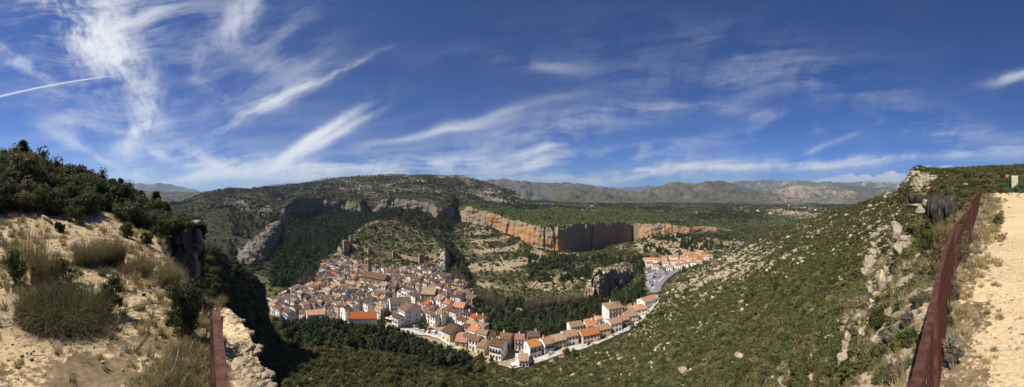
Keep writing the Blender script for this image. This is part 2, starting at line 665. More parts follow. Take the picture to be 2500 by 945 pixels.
# --- near terrace on the left and the scrub hill behind it
TL = [
    (-75, [(.25, -1.8), (2.2, -1.8), (6, -1.8), (11, -1.7), (15, -1.4), (21, -.4), (29, 1.2), (42, 3.6), (60, 5.4), (100, 2)]),
    (60, [(.25, -1.8), (2.2, -1.8), (6, -1.8), (11, -1.7), (15, -1.4), (21, -.4), (29, 1.2), (42, 3.4), (60, 5.1), (100, 1)]),
    (110, [(.25, -1.8), (2.2, -1.8), (6, -1.8), (11, -1.75), (15, -1.45), (21, -.6), (29, .6), (42, 2.3), (58, 3.6), (98, -4)]),
    (180, [(.25, -1.8), (2.2, -1.8), (6, -1.8), (11, -1.75), (15, -1.6), (21, -1.0), (29, .1), (42, 1.5), (56, 2.5), (95, -10)]),
    (260, [(.25, -1.8), (2.2, -1.8), (6, -1.85), (11, -1.85), (15, -1.75), (21, -1.4), (29, -1.2), (40, -.5), (54, .5), (90, -20)]),
    (330, [(.25, -1.8), (2.2, -1.8), (6, -1.9), (10, -2.0), (14, -2.1), (20, -2.2), (28, -2.2), (38, -1.9), (50, -1.3), (80, -30)]),
    (390, [(.25, -1.8), (2.2, -1.8), (5.5, -1.95), (9, -2.1), (13, -2.5), (18, -2.6), (26, -3.0), (36, -3.0), (46, -2.8), (70, -35)]),
    (415, [(.25, -1.8), (2.2, -1.8), (5, -1.95), (8, -2.15), (11.5, -2.5), (14, -4.2), (25, -5.5), (28, -4.2), (44, -3.4), (65, -38)]),
    (435, [(.25, -1.8), (2.2, -1.8), (5, -1.95), (7.5, -2.2), (9.5, -2.55), (10.5, -10), (26, -11), (28, -4.1), (43, -3.8), (62, -40)]),
    (465, [(.25, -1.8), (2.1, -1.8), (4, -1.9), (6.5, -2.2), (8, -2.45), (9, -14), (29, -14), (31, -3.8), (41, -3.8), (55, -40)]),
    (488, [(.25, -1.8), (2.0, -1.8), (3.5, -1.9), (5.5, -2.15), (7, -2.4), (8, -16), (33, -20), (35, -3.6), (38, -3.5), (44, -40)]),
    (496, [(.25, -1.8), (2.0, -1.8), (3.5, -1.9), (5.3, -2.1), (6.7, -2.3), (7.6, -18), (34, -24), (35.5, -6), (38, -6), (44, -45)]),
    (503, [(.25, -1.8), (2.0, -1.8), (3.5, -1.9), (5.2, -2.1), (6.5, -2.3), (7.4, -18), (34, -30), (36, -25), (38, -26), (45, -45)]),
]
TR = [
    (497, [(.25, -1.8), (1.5, -1.8), (3.5, -1.9), (5.2, -2.12), (6.5, -2.3), (7.6, -17), (14, -32)]),
    (530, [(.25, -1.8), (1.4, -1.8), (3, -1.87), (4.6, -2.05), (5.8, -2.2), (6.8, -14), (14, -34)]),
    (560, [(.25, -1.8), (1.3, -1.8), (2.5, -1.85), (3.9, -2.0), (5.2, -2.08), (6, -12), (14, -34)]),
    (600, [(.25, -1.8), (1.2, -1.8), (2.1, -1.83), (3.3, -1.92), (4.3, -1.98), (5.1, -12), (14, -34)]),
    (650, [(.25, -1.8), (1.1, -1.8), (1.8, -1.83), (2.6, -1.88), (3.2, -1.94), (4, -12), (14, -36)]),
    (720, [(.25, -1.8), (.9, -1.8), (1.4, -1.83), (2.0, -1.86), (2.4, -1.95), (3.4, -12), (14, -36)]),
    (900, [(.25, -1.8), (.8, -1.8), (1.1, -1.83), (1.4, -1.86), (1.7, -1.95), (2.6, -12), (14, -36)]),
    (1250, [(.25, -1.8), (.7, -1.8), (.9, -1.83), (1.1, -1.86), (1.3, -1.95), (2.2, -12), (14, -36)]),
    (1700, [(.25, -1.8), (.7, -1.8), (1.0, -1.83), (1.3, -1.86), (1.5, -1.95), (2.2, -9), (12, -30)]),
    (1900, [(.25, -1.8), (.8, -1.8), (1.2, -1.83), (1.6, -1.88), (2.0, -2.0), (2.8, -6), (9, -20)]),
    (2000, [(.25, -1.8), (.9, -1.8), (1.5, -1.85), (2.1, -1.93), (2.6, -2.05), (3.4, -4.5), (7, -12)]),
    (2060, [(.25, -1.8), (1.0, -1.8), (1.8, -1.9), (2.7, -2.05), (3.4, -2.2), (4.4, -3.6), (7, -8)]),
    (2130, [(.25, -1.8), (1.2, -1.8), (2.4, -2.0), (3.9, -2.25), (5.2, -2.45), (6.6, -3.8), (9, -8)]),
    (2180, [(.25, -1.8), (1.2, -1.8), (2.8, -2.0), (5.4, -2.3), (8, -2.6), (9.6, -4.4), (13, -9)]),
    (2215, [(.25, -1.8), (1.2, -1.8), (3.2, -1.95), (7, -2.25), (11.5, -2.55), (13, -4.6), (18, -10)]),
    (2250, [(.25, -1.8), (1.2, -1.8), (3.5, -1.9), (8, -2.1), (13, -2.35), (15, -4.6), (22, -9)]),
    (2300, [(.25, -1.8), (1.2, -1.8), (3.6, -1.88), (8, -1.98), (13, -2.05), (15, -4.2), (24, -9)]),
    (2340, [(.25, -1.8), (1.2, -1.8), (4.5, -1.83), (11, -1.62), (18, -1.5), (21, -3.6), (30, -8)]),
    (2385, [(.25, -1.8), (1.2, -1.8), (5, -1.82), (12, -1.62), (36, -.72), (48, -.5), (56, -3)]),
    (2420, [(.25, -1.8), (1.2, -1.8), (5, -1.82), (12, -1.65), (36, -.75), (50, -.1), (60, -2)]),
    (2575, [(.25, -1.8), (1.2, -1.8), (5, -1.82), (12, -1.65), (34, -.8), (50, -.1), (60, -2)]),
]
S = [
    (490, [(10, -30), (30, -32), (60, -26), (90, -22.5), (112, -19.5), (160, -90)]),
    (515, [(10, -30), (30, -32), (60, -28), (92, -24), (114, -21), (160, -90)]),
    (560, [(10, -34), (45, -36), (75, -34), (100, -31), (122, -27.5), (175, -95)]),
    (620, [(10, -34), (50, -40), (80, -42), (108, -41), (128, -36), (165, -95)]),
    (640, [(10, -34), (52, -41), (83, -46), (110, -46), (130, -39.5), (150, -92)]),
    (652, [(10, -34), (56, -42), (86, -49), (114, -55), (132, -52), (140, -90)]),
    (668, [(10, -36), (60, -44), (90, -52), (135, -66), (182, -78), (210, -86)]),
    (720, [(10, -36), (60, -43), (95, -55), (140, -69), (184, -77.5), (210, -86)]),
    (860, [(10, -36), (65, -46), (100, -60), (140, -71), (180, -77.5), (205, -86)]),
    (960, [(10, -36), (64, -47), (105, -64), (140, -73), (170, -78), (200, -86)]),
    (1060, [(10, -36), (62, -47), (105, -67), (132, -75), (152, -78.3), (180, -86)]),
    (1180, [(10, -36), (60, -47), (105, -70), (125, -75.5), (142, -78.2), (170, -86)]),
    (1270, [(10, -36), (58, -46), (100, -68), (120, -74.8), (136, -78), (165, -86)]),
    (1400, [(9, -34), (55, -42), (90, -60), (115, -69), (146, -76.5), (180, -86)]),
    (1500, [(8, -32), (50, -38), (85, -55), (125, -68), (168, -77), (200, -86)]),
    (1570, [(7, -30), (46, -35), (80, -50), (125, -63), (188, -77), (220, -86)]),
    (1610, [(7, -28), (43, -33), (75, -46.5), (140, -62), (232, -78), (260, -86)]),
    (1650, [(7, -26), (40, -31), (70, -43), (150, -61), (285, -79), (320, -88)]),
    (1700, [(6, -22), (35, -28), (65, -39), (160, -58), (325, -79), (370, -88)]),
    (1740, [(6, -19), (32, -25), (62, -36), (170, -55), (365, -78), (410, -90)]),
    (1800, [(5.5, -15), (28, -21), (60, -32), (190, -50), (430, -75), (490, -95)]),
    (1850, [(5, -11), (22, -16), (60, -27), (200, -44), (440, -62), (520, -95)]),
    (1900, [(4.5, -8.5), (18, -12.5), (60, -23), (180, -36), (430, -50), (520, -95)]),
    (2000, [(4, -6), (12, -7.8), (45, -16.5), (150, -25), (340, -25), (430, -80)]),
    (2100, [(3.5, -4), (7.5, -4.9), (35, -10.5), (120, -13.5), (265, -8.8), (350, -70)]),
    (2160, [(5, -4), (9, -4.6), (32, -8), (100, -9), (235, -1.5), (310, -70)]),
    (2195, [(6, -4), (12, -4.9), (34, -7), (94, -6), (212, 2.5), (290, -65)]),
    (2212, [(8, -4.5), (14, -5), (36, -6.5), (90, -4), (196, 7), (260, -60)]),
    (2228, [(10, -5), (17, -5.1), (38, -6), (90, -2.4), (190, 12.0), (255, -55)]),
    (2245, [(12, -5.4), (20, -5.8), (40, -6.0), (90, -1), (190, 13.4), (255, -50)]),
    (2300, [(16, -5.2), (26, -5.2), (38, -4.9), (95, 3.2), (190, 12.8), (270, -30)]),
    (2400, [(40, -2), (51, -.5), (70, 1.0), (110, 6), (190, 13.6), (300, 0)]),
    (2575, [(42, -2), (53, 0), (70, 1.5), (110, 7), (190, 15), (300, 5)]),
]


def yv(c):
    """(r, y) profile written in photograph rows -> (r, z)"""
    return [(r, r * (CY - y) / F) for r, y in c]


# valley floor from the foot of our slope to the foot of the walls
V = [
    (560, [(120, -92), (200, -86), (300, -84), (350, -84), (420, -80), (520, -70), (640, -66)]),
    (640, [(120, -90), (186, -80), (262, -80.5), (335, -84), (380, -80), (480, -64), (600, -60)]),
    (700, [(120, -84), (180, -79), (250, -79), (330, -84), (360, -82), (460, -66), (600, -60)]),
    (790, [(120, -84), (180, -78.5), (255, -78.5), (318, -77), (345, -82), (420, -76), (600, -66)]),
    (900, [(120, -84), (175, -78.5), (240, -77.5), (312, -74.3), (350, -74), (430, -72), (600, -62)]),
    (1000, [(115, -84), (160, -78.5), (225, -77.5), (290, -73.5), (340, -74), (430, -70), (600, -62)]),
    (1080, [(110, -84), (150, -78.5), (210, -77), (278, -74), (330, -74), (420, -66), (560, -58)]),
    (1120, [(110, -84), (148, -78.5), (203, -77.5), (270, -79), (325, -75), (440, -57), (560, -52)]),
    (1160, [(108, -84), (146, -78.5), (198, -78.5), (265, -81), (335, -72.5), (460, -52), (575, -56)]),
    (1250, [(105, -84), (138, -78.2), (188, -80), (238, -82), (330, -74.5), (430, -64), (510, -70)]),
    (1300, [(105, -84), (140, -78.2), (192, -81), (234, -82.5), (310, -78.5), (400, -74), (470, -80)]),
    (1370, [(110, -84), (148, -77.2), (200, -81.5), (234, -82.6), (290, -80.5), (380, -80), (440, -84)]),
    (1450, [(120, -84), (160, -77.4), (205, -81.5), (236, -82.5), (300, -81), (380, -82), (470, -88)]),
    (1550, [(140, -84), (182, -77.6), (215, -79.5), (250, -80.5), (320, -80), (420, -81.5), (570, -89)]),
    (1600, [(150, -84), (215, -77.5), (250, -78.6), (290, -78.6), (345, -76.5), (445, -70), (545, -74)]),
    (1650, [(160, -84), (240, -78.5), (290, -78.8), (320, -78.2), (370, -75), (460, -70), (580, -75)]),
    (1700, [(190, -86), (290, -79), (325, -78.4), (350, -77), (390, -74), (465, -70.5), (600, -77)]),
    (1780, [(240, -90), (370, -78), (400, -77.5), (430, -76.5), (480, -75), (530, -74), (640, -79)]),
    (1840, [(280, -95), (420, -82), (460, -80), (520, -79), (600, -80), (680, -80), (760, -82)]),
    (1960, [(300, -105), (450, -95), (500, -90), (560, -86), (640, -84), (720, -84), (800, -86)]),
]
# the long rock wall and the table land behind it, out to the far valley
M = [
    (1112, yv([(560, 556), (570, 544), (576, 521), (600, 514), (760, 498), (1300, 493), (2200, 492), (5000, 486), (12000, 478)])),
    (1126, yv([(545, 552), (560, 543), (568, 514), (600, 508), (760, 496), (1300, 492), (2200, 491), (5000, 486), (12000, 478)])),
    (1144, yv([(535, 553), (550, 546), (560, 506), (600, 503), (780, 494), (1300, 491), (2200, 491), (5000, 486), (12000, 478)])),
    (1168, yv([(520, 560), (535, 552), (545, 508), (600, 503), (800, 494), (1300, 491), (2200, 491), (5000, 486), (12000, 478)])),
    (1202, yv([(495, 572), (512, 563), (522, 518), (600, 509), (820, 497), (1300, 492), (2200, 491), (5000, 486), (12000, 478)])),
    (1235, yv([(470, 584), (487, 575), (496, 532), (600, 516), (850, 501), (1300, 494), (2200, 491), (5000, 486), (12000, 478)])),
    (1269, yv([(446, 608), (462, 600), (470, 542), (600, 522), (880, 504), (1400, 495), (2300, 491), (5000, 486), (12000, 478)])),
    (1303, yv([(426, 624), (442, 614), (448, 550), (600, 525), (900, 506), (1500, 495), (2400, 491), (5000, 486), (12000, 478)])),
    (1340, yv([(410, 630), (426, 619), (431, 553), (600, 527), (900, 508), (1500, 497), (2400, 491), (5000, 486), (12000, 478)])),
    (1362, yv([(408, 630), (424, 620), (428, 555), (600, 528), (900, 509), (1500, 498), (2400, 492), (5000, 486), (12000, 478)])),
    (1376, yv([(417, 631), (434, 622), (436, 556), (620, 529), (900, 510), (1500, 499), (2400, 492), (5000, 486), (12000, 478)])),
    (1395, yv([(430, 633), (448, 623), (448, 553), (640, 529), (930, 511), (1500, 500), (2400, 493), (5000, 486), (12000, 478)])),
    (1473, yv([(505, 620), (526, 611), (523, 545), (680, 529), (980, 513), (1600, 501), (2600, 494), (5000, 486), (12000, 478)])),
    (1546, yv([(585, 606), (610, 597), (606, 545), (720, 530), (1000, 514), (1700, 501), (2800, 494), (5500, 487), (12000, 478)])),
    (1558, yv([(528, 594), (545, 586), (555, 546), (720, 530), (1000, 514), (1700, 501), (2800, 494), (5500, 487), (12000, 478)])),
    (1591, yv([(518, 594), (532, 585), (540, 548), (720, 532), (1000, 515), (1700, 502), (2800, 494), (5500, 487), (12000, 478)])),
    (1608, yv([(520, 590), (536, 580), (544, 549), (720, 533), (1000, 516), (1700, 502), (2800, 494), (5500, 487), (12000, 478)])),
    (1630, yv([(530, 584), (546, 574), (553, 551), (730, 534), (1000, 517), (1700, 503), (2800, 495), (5500, 487), (12000, 478)])),
    (1676, yv([(550, 582), (565, 572), (572, 552), (740, 535), (1000, 518), (1700, 503), (2800, 495), (5500, 487), (12000, 478)])),
    (1727, yv([(575, 580), (590, 571), (597, 552), (760, 536), (1000, 519), (1700, 504), (2800, 495), (5500, 487), (12000, 478)])),
    (1777, yv([(600, 579), (614, 570), (620, 558), (770, 539), (1000, 522), (1700, 505), (2800, 495), (5500, 487), (12000, 478)])),
    (1800, yv([(610, 578), (625, 572), (632, 566), (780, 545), (1000, 525), (1700, 506), (2800, 496), (5500, 487), (12000, 478)])),
    (1860, yv([(620, 580), (640, 574), (660, 570), (800, 550), (1050, 528), (1700, 508), (2800, 497), (5500, 487), (12000, 478)])),
    (2260, yv([(620, 580), (640, 574), (660, 570), (800, 550), (1050, 528), (1700, 508), (2800, 497), (5500, 487), (12000, 478)])),
]
# the big dark ridge left of centre with its own rock wall
R = [
    (380, yv([(300, 660), (360, 620), (520, 560), (620, 520), (640, 512), (800, 506), (1000, 503), (1150, 500), (1500, 560)])),
    (440, yv([(300, 670), (360, 625), (520, 565), (620, 525), (640, 515), (800, 500), (1000, 495), (1100, 492), (1500, 550)])),
    (504, yv([(300, 690), (350, 640), (480, 570), (600, 520), (630, 505), (780, 485), (1000, 475), (1100, 469), (1500, 540)])),
    (552, yv([(300, 700), (345, 645), (460, 580), (590, 515), (620, 492), (780, 478), (1000, 468), (1100, 461), (1500, 540)])),
    (602, yv([(300, 700), (340, 650), (440, 590), (585, 523), (610, 502), (780, 480), (1000, 468), (1150, 460), (1600, 520)])),
    (650, yv([(290, 690), (340, 650), (430, 600), (570, 535), (590, 514), (760, 480), (1050, 466), (1200, 458), (1700, 510)])),
    (680, yv([(290, 690), (340, 655), (430, 605), (555, 538), (566, 514), (760, 482), (1100, 463), (1250, 455), (1700, 510)])),
    (694, yv([(290, 690), (340, 655), (430, 605), (552, 531), (558, 503), (760, 482), (1100, 462), (1260, 453), (1700, 510)])),
    (728, yv([(290, 690), (340, 655), (440, 605), (590, 523), (597, 486), (760, 472), (1100, 458), (1300, 450), (1700, 510)])),
    (755, yv([(290, 690), (340, 655), (450, 600), (625, 521), (632, 486), (780, 470), (1150, 455), (1350, 446), (1800, 510)])),
    (789, yv([(290, 680), (340, 650), (460, 590), (650, 518), (657, 486), (800, 468), (1200, 448), (1400, 440), (1900, 510)])),
    (839, yv([(290, 680), (350, 645), (480, 580), (650, 518), (657, 491), (820, 466), (1200, 443), (1450, 434), (1900, 510)])),
    (880, yv([(290, 680), (350, 640), (480, 575), (620, 518), (626, 497), (820, 465), (1200, 442), (1480, 431), (1900, 510)])),
    (897, yv([(300, 680), (360, 640), (490, 570), (640, 525), (660, 508), (830, 465), (1200, 441), (1480, 430), (1900, 510)])),
    (912, yv([(300, 680), (360, 640), (490, 570), (640, 525), (660, 510), (830, 466), (1200, 441), (1480, 429), (1900, 510)])),
    (938, yv([(300, 680), (360, 640), (490, 570), (630, 509), (635, 486), (830, 462), (1200, 440), (1500, 428), (1900, 510)])),
    (992, yv([(300, 680), (360, 630), (490, 565), (600, 513), (606, 488), (820, 458), (1200, 438), (1500, 427), (1900, 500)])),
    (1050, yv([(300, 680), (360, 625), (470, 565), (565, 523), (571, 496), (800, 460), (1200, 440), (1500, 428), (1900, 500)])),
    (1066, yv([(300, 680), (360, 625), (460, 565), (530, 540), (536, 505), (780, 464), (1200, 442), (1500, 429), (1900, 500)])),
    (1100, yv([(300, 680), (360, 625), (460, 567), (545, 544), (551, 503), (780, 468), (1150, 446), (1500, 430), (1900, 500)])),
    (1120, yv([(300, 680), (360, 625), (460, 567), (590, 546), (610, 516), (780, 474), (1150, 450), (1480, 430), (1900, 500)])),
    (1140, yv([(300, 690), (360, 640), (460, 590), (600, 560), (630, 520), (780, 480), (1150, 454), (1470, 433), (1900, 500)])),
    (1168, yv([(300, 700), (360, 650), (470, 600), (620, 570), (660, 522), (800, 488), (1120, 460), (1450, 440), (1900, 500)])),
    (1200, yv([(300, 700), (360, 650), (470, 600), (640, 570), (680, 525), (800, 493), (1080, 470), (1400, 449), (1900, 500)])),
    (1250, yv([(300, 700), (360, 650), (470, 600), (640, 570), (680, 530), (800, 503), (1000, 490), (1300, 466), (1900, 505)])),
    (1285, yv([(300, 700), (360, 650), (470, 600), (640, 570), (680, 535), (800, 510), (1000, 502), (1150, 492), (1900, 510)])),
    (1310, yv([(300, 700), (360, 650), (470, 600), (640, 570), (680, 540), (800, 520), (1000, 512), (1150, 505), (1900, 510)])),
]
C = [  # castle hill
    (782, yv([(300, 665), (318, 658), (330, 650), (345, 640), (360, 640), (420, 680)])),
    (815, yv([(300, 662), (318, 652), (330, 640), (345, 622), (362, 618), (420, 680)])),
    (836, yv([(300, 660), (322, 650), (336, 632), (346, 603), (360, 594), (420, 670)])),
    (848, yv([(300, 660), (322, 648), (338, 625), (345, 598), (362, 586), (420, 660)])),
    (870, yv([(300, 658), (320, 648), (334, 622), (345, 600), (385, 567), (440, 640)])),
    (895, yv([(296, 660), (314, 652), (328, 632), (343, 612), (395, 547), (450, 640)])),
    (930, yv([(290, 662), (304, 655), (320, 637), (341, 617), (400, 536), (455, 630)])),
    (960, yv([(284, 665), (298, 656), (314, 641), (338, 622), (400, 535), (455, 620)])),
    (992, yv([(278, 668), (292, 656), (310, 644), (334, 627), (392, 546), (450, 620)])),
    (1026, yv([(274, 670), (288, 655), (304, 645), (330, 632), (380, 562), (440, 620)])),
    (1060, yv([(268, 673), (282, 660), (298, 644), (324, 625), (362, 582), (425, 620)])),
    (1085, yv([(266, 676), (280, 664), (292, 640), (318, 612), (345, 604), (405, 640)])),
    (1095, yv([(268, 684), (282, 678), (292, 664), (316, 640), (338, 625), (395, 650)])),
    (1112, yv([(268, 694), (285, 690), (298, 684), (316, 672), (335, 660), (380, 660)])),
    (1130, yv([(268, 700), (288, 698), (302, 694), (320, 684), (340, 672), (380, 668)])),
]
SPUR = [  # rocky rib left of the dark pine slope
    (568, yv([(352, 668), (358, 652), (372, 646), (390, 640), (430, 680)])),
    (580, yv([(340, 668), (346, 650), (360, 634), (385, 615), (440, 690)])),
    (598, yv([(330, 672), (336, 656), (352, 630), (390, 598), (450, 690)])),
    (620, yv([(332, 672), (338, 652), (362, 612), (405, 582), (465, 690)])),
    (645, yv([(345, 668), (352, 642), (385, 590), (430, 562), (500, 680)])),
    (662, yv([(372, 655), (380, 622), (412, 574), (470, 548), (540, 660)])),
    (678, yv([(408, 630), (420, 585), (450, 560), (500, 541), (560, 640)])),
    (686, yv([(440, 602), (450, 575), (475, 558), (515, 540), (570, 630)])),
    (692, yv([(440, 615), (452, 608), (475, 600), (515, 590), (570, 640)])),
]
PIN = [  # rock bluff above the river bend
    (1424, yv([(232, 742), (236, 741), (240, 738), (246, 738), (262, 742), (280, 745)])),
    (1430, yv([(231, 740), (233, 735), (235, 708), (242, 704), (262, 716), (285, 735)])),
    (1436, yv([(231, 740), (232, 735), (234, 692), (243, 688), (262, 702), (285, 730)])),
    (1444, yv([(230, 740), (232, 735), (233, 690), (243, 686), (266, 696), (290, 725)])),
    (1450, yv([(230, 740), (231, 736), (233, 672), (243, 665), (270, 678), (300, 718)])),
    (1462, yv([(229, 740), (231, 736), (234, 666), (244, 660), (272, 670), (300, 715)])),
    (1474, yv([(230, 740), (233, 734), (238, 676), (250, 661), (285, 662), (315, 705)])),
    (1486, yv([(233, 738), (240, 730), (248, 684), (256, 660), (292, 656), (322, 700)])),
    (1500, yv([(236, 736), (246, 724), (256, 688), (266, 660), (300, 651), (330, 695)])),
    (1525, yv([(244, 732), (258, 716), (272, 694), (280, 664), (312, 645), (345, 680)])),
    (1542, yv([(252, 728), (268, 714), (284, 700), (294, 680), (320, 650), (355, 670)])),
    (1556, yv([(262, 722), (276, 712), (292, 704), (304, 692), (326, 668), (355, 675)])),
]

VIL = [(655, 765), (668, 748), (700, 735), (745, 712), (778, 700), (776, 680), (792, 645), (830, 640), (880, 655), (940, 662), (990, 668), (1060, 670), (1092, 686),
       (1122, 703), (1152, 722), (1152, 748), (1142, 775), (1172, 800), (1200, 818), (1250, 832), (1330, 836), (1385, 822), (1440, 806), (1490, 790), (1530, 768), (1560, 742), (1600, 722),
       (1604, 745), (1575, 780), (1545, 802), (1490, 824), (1400, 856), (1330, 882), (1270, 903), (1190, 885), (1140, 862), (1100, 850), (1050, 832), (990, 818), (940, 808), (860, 800), (800, 792), (720, 792)]
SET = [(1572, 634), (1640, 628), (1690, 618), (1735, 618), (1738, 636), (1690, 655), (1668, 664), (1655, 690), (1610, 716), (1585, 712), (1573, 690), (1568, 668)]

SOIL0, SOIL1 = (.30, .20, .105), (.62, .46, .27)
M_near = terrain_mat('pale_dry_ground', 2.2, (.15, .112, .062), (.27, .20, .115), (.47, .345, .19), (.66, .505, .30), (.30, .25, .18), (.52, .43, .30), bumpd=.05,
                     cl=dict(s=.5, z=.35, grey=(.065, .060, .052), rust=(.12, .09, .06), pale=(.16, .14, .115), dark=(.02, .02, .018)))
M_terr = terrain_mat('bare_terrace_ground', 2.2, (.125, .095, .052), (.225, .168, .096), (.32, .235, .132), (.52, .395, .235), (.26, .21, .15), (.44, .36, .25), bumpd=.06,
                     cl=dict(s=.5, z=.35, grey=(.065, .060, .052), rust=(.12, .09, .06), pale=(.16, .14, .115), dark=(.02, .02, .018)))
M_slope = terrain_mat('scrub_hillside', .55, (.075, .078, .028), (.155, .138, .060), (.22, .165, .09), (.46, .36, .22), (.34, .285, .20), (.58, .49, .35), bumpd=.5,
                      cl=dict(s=.16, z=.4, grey=(.25, .21, .16), rust=(.36, .255, .16), pale=(.46, .39, .29), dark=(.08, .07, .06)))
M_valley = terrain_mat('valley_scrub', .16, (.055, .058, .024), (.125, .112, .055), (.24, .18, .105), (.44, .34, .21), (.25, .215, .165), (.42, .36, .28), bumpd=.9)
M_wall = terrain_mat('limestone_wall', .085, (.036, .048, .014), (.085, .088, .032), (.22, .17, .10), (.38, .30, .19), (.22, .20, .165), (.36, .325, .27), bumpd=1.4,
                     cl=dict(s=.11, z=.13, grey=(.225, .185, .132), rust=(.37, .190, .084), pale=(.41, .315, .205), dark=(.075, .052, .036)))
M_ridge = terrain_mat('ridge_scrub', .045, (.030, .031, .016), (.062, .057, .033), (.16, .13, .085), (.28, .23, .155), (.13, .115, .092), (.235, .205, .16), bumpd=2.5,
                      cl=dict(s=.075, z=.16, grey=(.165, .138, .11), rust=(.30, .165, .085), pale=(.29, .235, .175), dark=(.075, .056, .043)))
M_far = terrain_mat('far_mountain', .006, (.058, .058, .038), (.115, .098, .066), (.24, .17, .115), (.36, .27, .185), (.19, .155, .125), (.29, .24, .195), bumpd=22)


def a_TL(P, T, x, y, r, up):
    hill = sstep(4.3, 5.6, T) * (1 - sstep(400, 440, x) * 0)
    n = fbm(P, .35, 3, 5)
    trail = np.exp(-((x - 248) / 9) ** 2) * sstep(4, 5, T) * (1 - sstep(6.6, 7.2, T))
    soil = .78 - .75 * hill + .30 * n * (1 - hill) + trail
    n6 = fbm(P, 2.3, 4, 66)
    soil = np.where((T < 4.3), .66 + .35 * n + .75 * n6, soil)
    soil = soil + .30 * np.exp(-((x - 60) / 150) ** 2) * sstep(3, 3.6, T) * (1 - sstep(4.1, 4.6, T))
    soil = soil - .30 * blob(x, y, 440, 850, 90, 110)
    # bare earth under the scrub near the cliff edge
    soil = soil + .35 * sstep(360, 420, x) * sstep(5, 7, T)
    cl = sstep(.55, .35, up) * sstep(400, 425, x)
    return dict(soil=soil, rock=0 * x + .1 * n, cliff=cl, hue=0 * x - .2)


def a_TR(P, T, x, y, r, up):
    n = fbm(P, .5, 3, 6)
    path = sstep(2318, 2350, x + 0 * (y - 700)) * 1.0
    X0 = 1250 + np.arctan2(P[..., 0], np.maximum(P[..., 1], .01)) * F
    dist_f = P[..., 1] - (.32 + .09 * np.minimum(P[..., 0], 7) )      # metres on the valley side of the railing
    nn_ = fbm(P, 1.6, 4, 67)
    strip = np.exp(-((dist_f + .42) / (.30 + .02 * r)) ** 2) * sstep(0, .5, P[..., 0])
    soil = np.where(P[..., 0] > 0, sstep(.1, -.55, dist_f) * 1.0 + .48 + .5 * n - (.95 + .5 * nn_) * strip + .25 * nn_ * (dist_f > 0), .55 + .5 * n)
    rock = np.where(P[..., 0] > 0, sstep(0, .6, dist_f) * .62 + .4 * n, .35 + .4 * n)
    return dict(soil=soil, rock=rock, cliff=sstep(.6, .4, up), hue=0 * x - .2)


def a_S(P, T, x, y, r, up):
    n = fbm(P, .05, 4, 8)
    z = .85 * blob(x, y, 1830, 640, 150, 45) + .75 * blob(x, y, 1720, 690, 110, 45) + .5 * blob(x, y, 1660, 740, 60, 50) + .5 * blob(x, y, 2140, 590, 60, 70)
    z += .75 * blob(x, y, 2130, 700, 50, 80) + 1.3 * blob(x, y, 2250, 440, 60, 34) + .45 * blob(x, y, 2000, 560, 160, 30) + .5 * blob(x, y, 1640, 800, 60, 40)
    z += .5 * blob(x, y, 2080, 880, 60, 60) + .55 * blob(x, y, 2190, 620, 70, 110) + .5 * blob(x, y, 2200, 800, 90, 110) + .35 * blob(x, y, 2200, 500, 60, 30)
    rock = -.02 + .42 * z + .22 * n * (.3 + z)
    soil = .06 + .45 * z + .25 * n + .35 * blob(x, y, 1420, 870, 90, 14) + .3 * blob(x, y, 1560, 800, 40, 30)
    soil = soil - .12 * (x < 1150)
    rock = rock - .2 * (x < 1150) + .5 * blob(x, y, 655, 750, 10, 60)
    cl = sstep(.45, .3, up) * sstep(1990, 2010, x) * .6
    cl = cl + .75 * blob(x, y, 2250, 436, 40, 20) + .9 * sstep(640, 648, x) * (1 - sstep(662, 670, x)) * sstep(3.0, 3.4, T)
    return dict(soil=soil, rock=rock, cliff=cl, hue=0 * x + .05)


RIVER = [(1110, 660), (1135, 700), (1180, 735), (1260, 752), (1340, 748), (1420, 738), (1440, 745), (1300, 765), (1200, 760), (1130, 730), (1095, 690)]


def a_V(P, T, x, y, r, up):
    n = fbm(P, .02, 4, 9)
    soil = .30 + .35 * n
    soil = np.where(in_poly(x, y, VIL), 1.2, soil)
    soil = np.where(in_poly(x, y, RIVER), .62 + .3 * n, soil)
    slope_ = sstep(1120, 1180, x) * (1 - sstep(1380, 1440, x)) * sstep(720, 690, y)
    bands = np.sin((P[..., 2] + 3 * n) * 2 * math.pi / 7.0)
    soil = soil + slope_ * (.14 + .26 * bands)
    rock = .05 + .3 * n + slope_ * (.12 + .15 * bands)
    terr = blob(x, y, 1650, 595, 110, 28)
    soil = soil + .5 * terr
    rock = rock + .25 * terr
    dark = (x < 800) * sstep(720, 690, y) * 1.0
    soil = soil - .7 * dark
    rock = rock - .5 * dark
    return dict(soil=soil, rock=rock, cliff=0 * x, hue=0 * x)


def a_M(P, T, x, y, r, up):
    n = fbm(P, .01, 4, 10)
    cl = sstep(1.05, 1.2, T) * (1 - sstep(2.02, 2.2, T)) * sstep(.78, .6, up)
    cl = np.maximum(cl, sstep(1.08, 1.2, T) * (1 - sstep(1.98, 2.06, T)))
    soil = .12 + .3 * n + (.10 + .6 * fbm(P, .004, 4, 110)) * sstep(2.6, 3.4, T) + .25 * sstep(1500, 2200, x) * sstep(3.6, 4.6, T)
    soil = soil + .3 * blob(x, y, 1950, 520, 120, 30)
    edge = sstep(2.0, 2.1, T) * (1 - sstep(2.25, 2.5, T))
    rock = -.05 + .3 * n + .35 * edge
    hue = .22 + .24 * sstep(1130, 1200, x) - .34 * sstep(1.60, 1.98, T) - .12 * sstep(1370, 1400, x) * (1 - sstep(1540, 1556, x))
    return dict(soil=soil, rock=rock, cliff=cl, hue=hue)


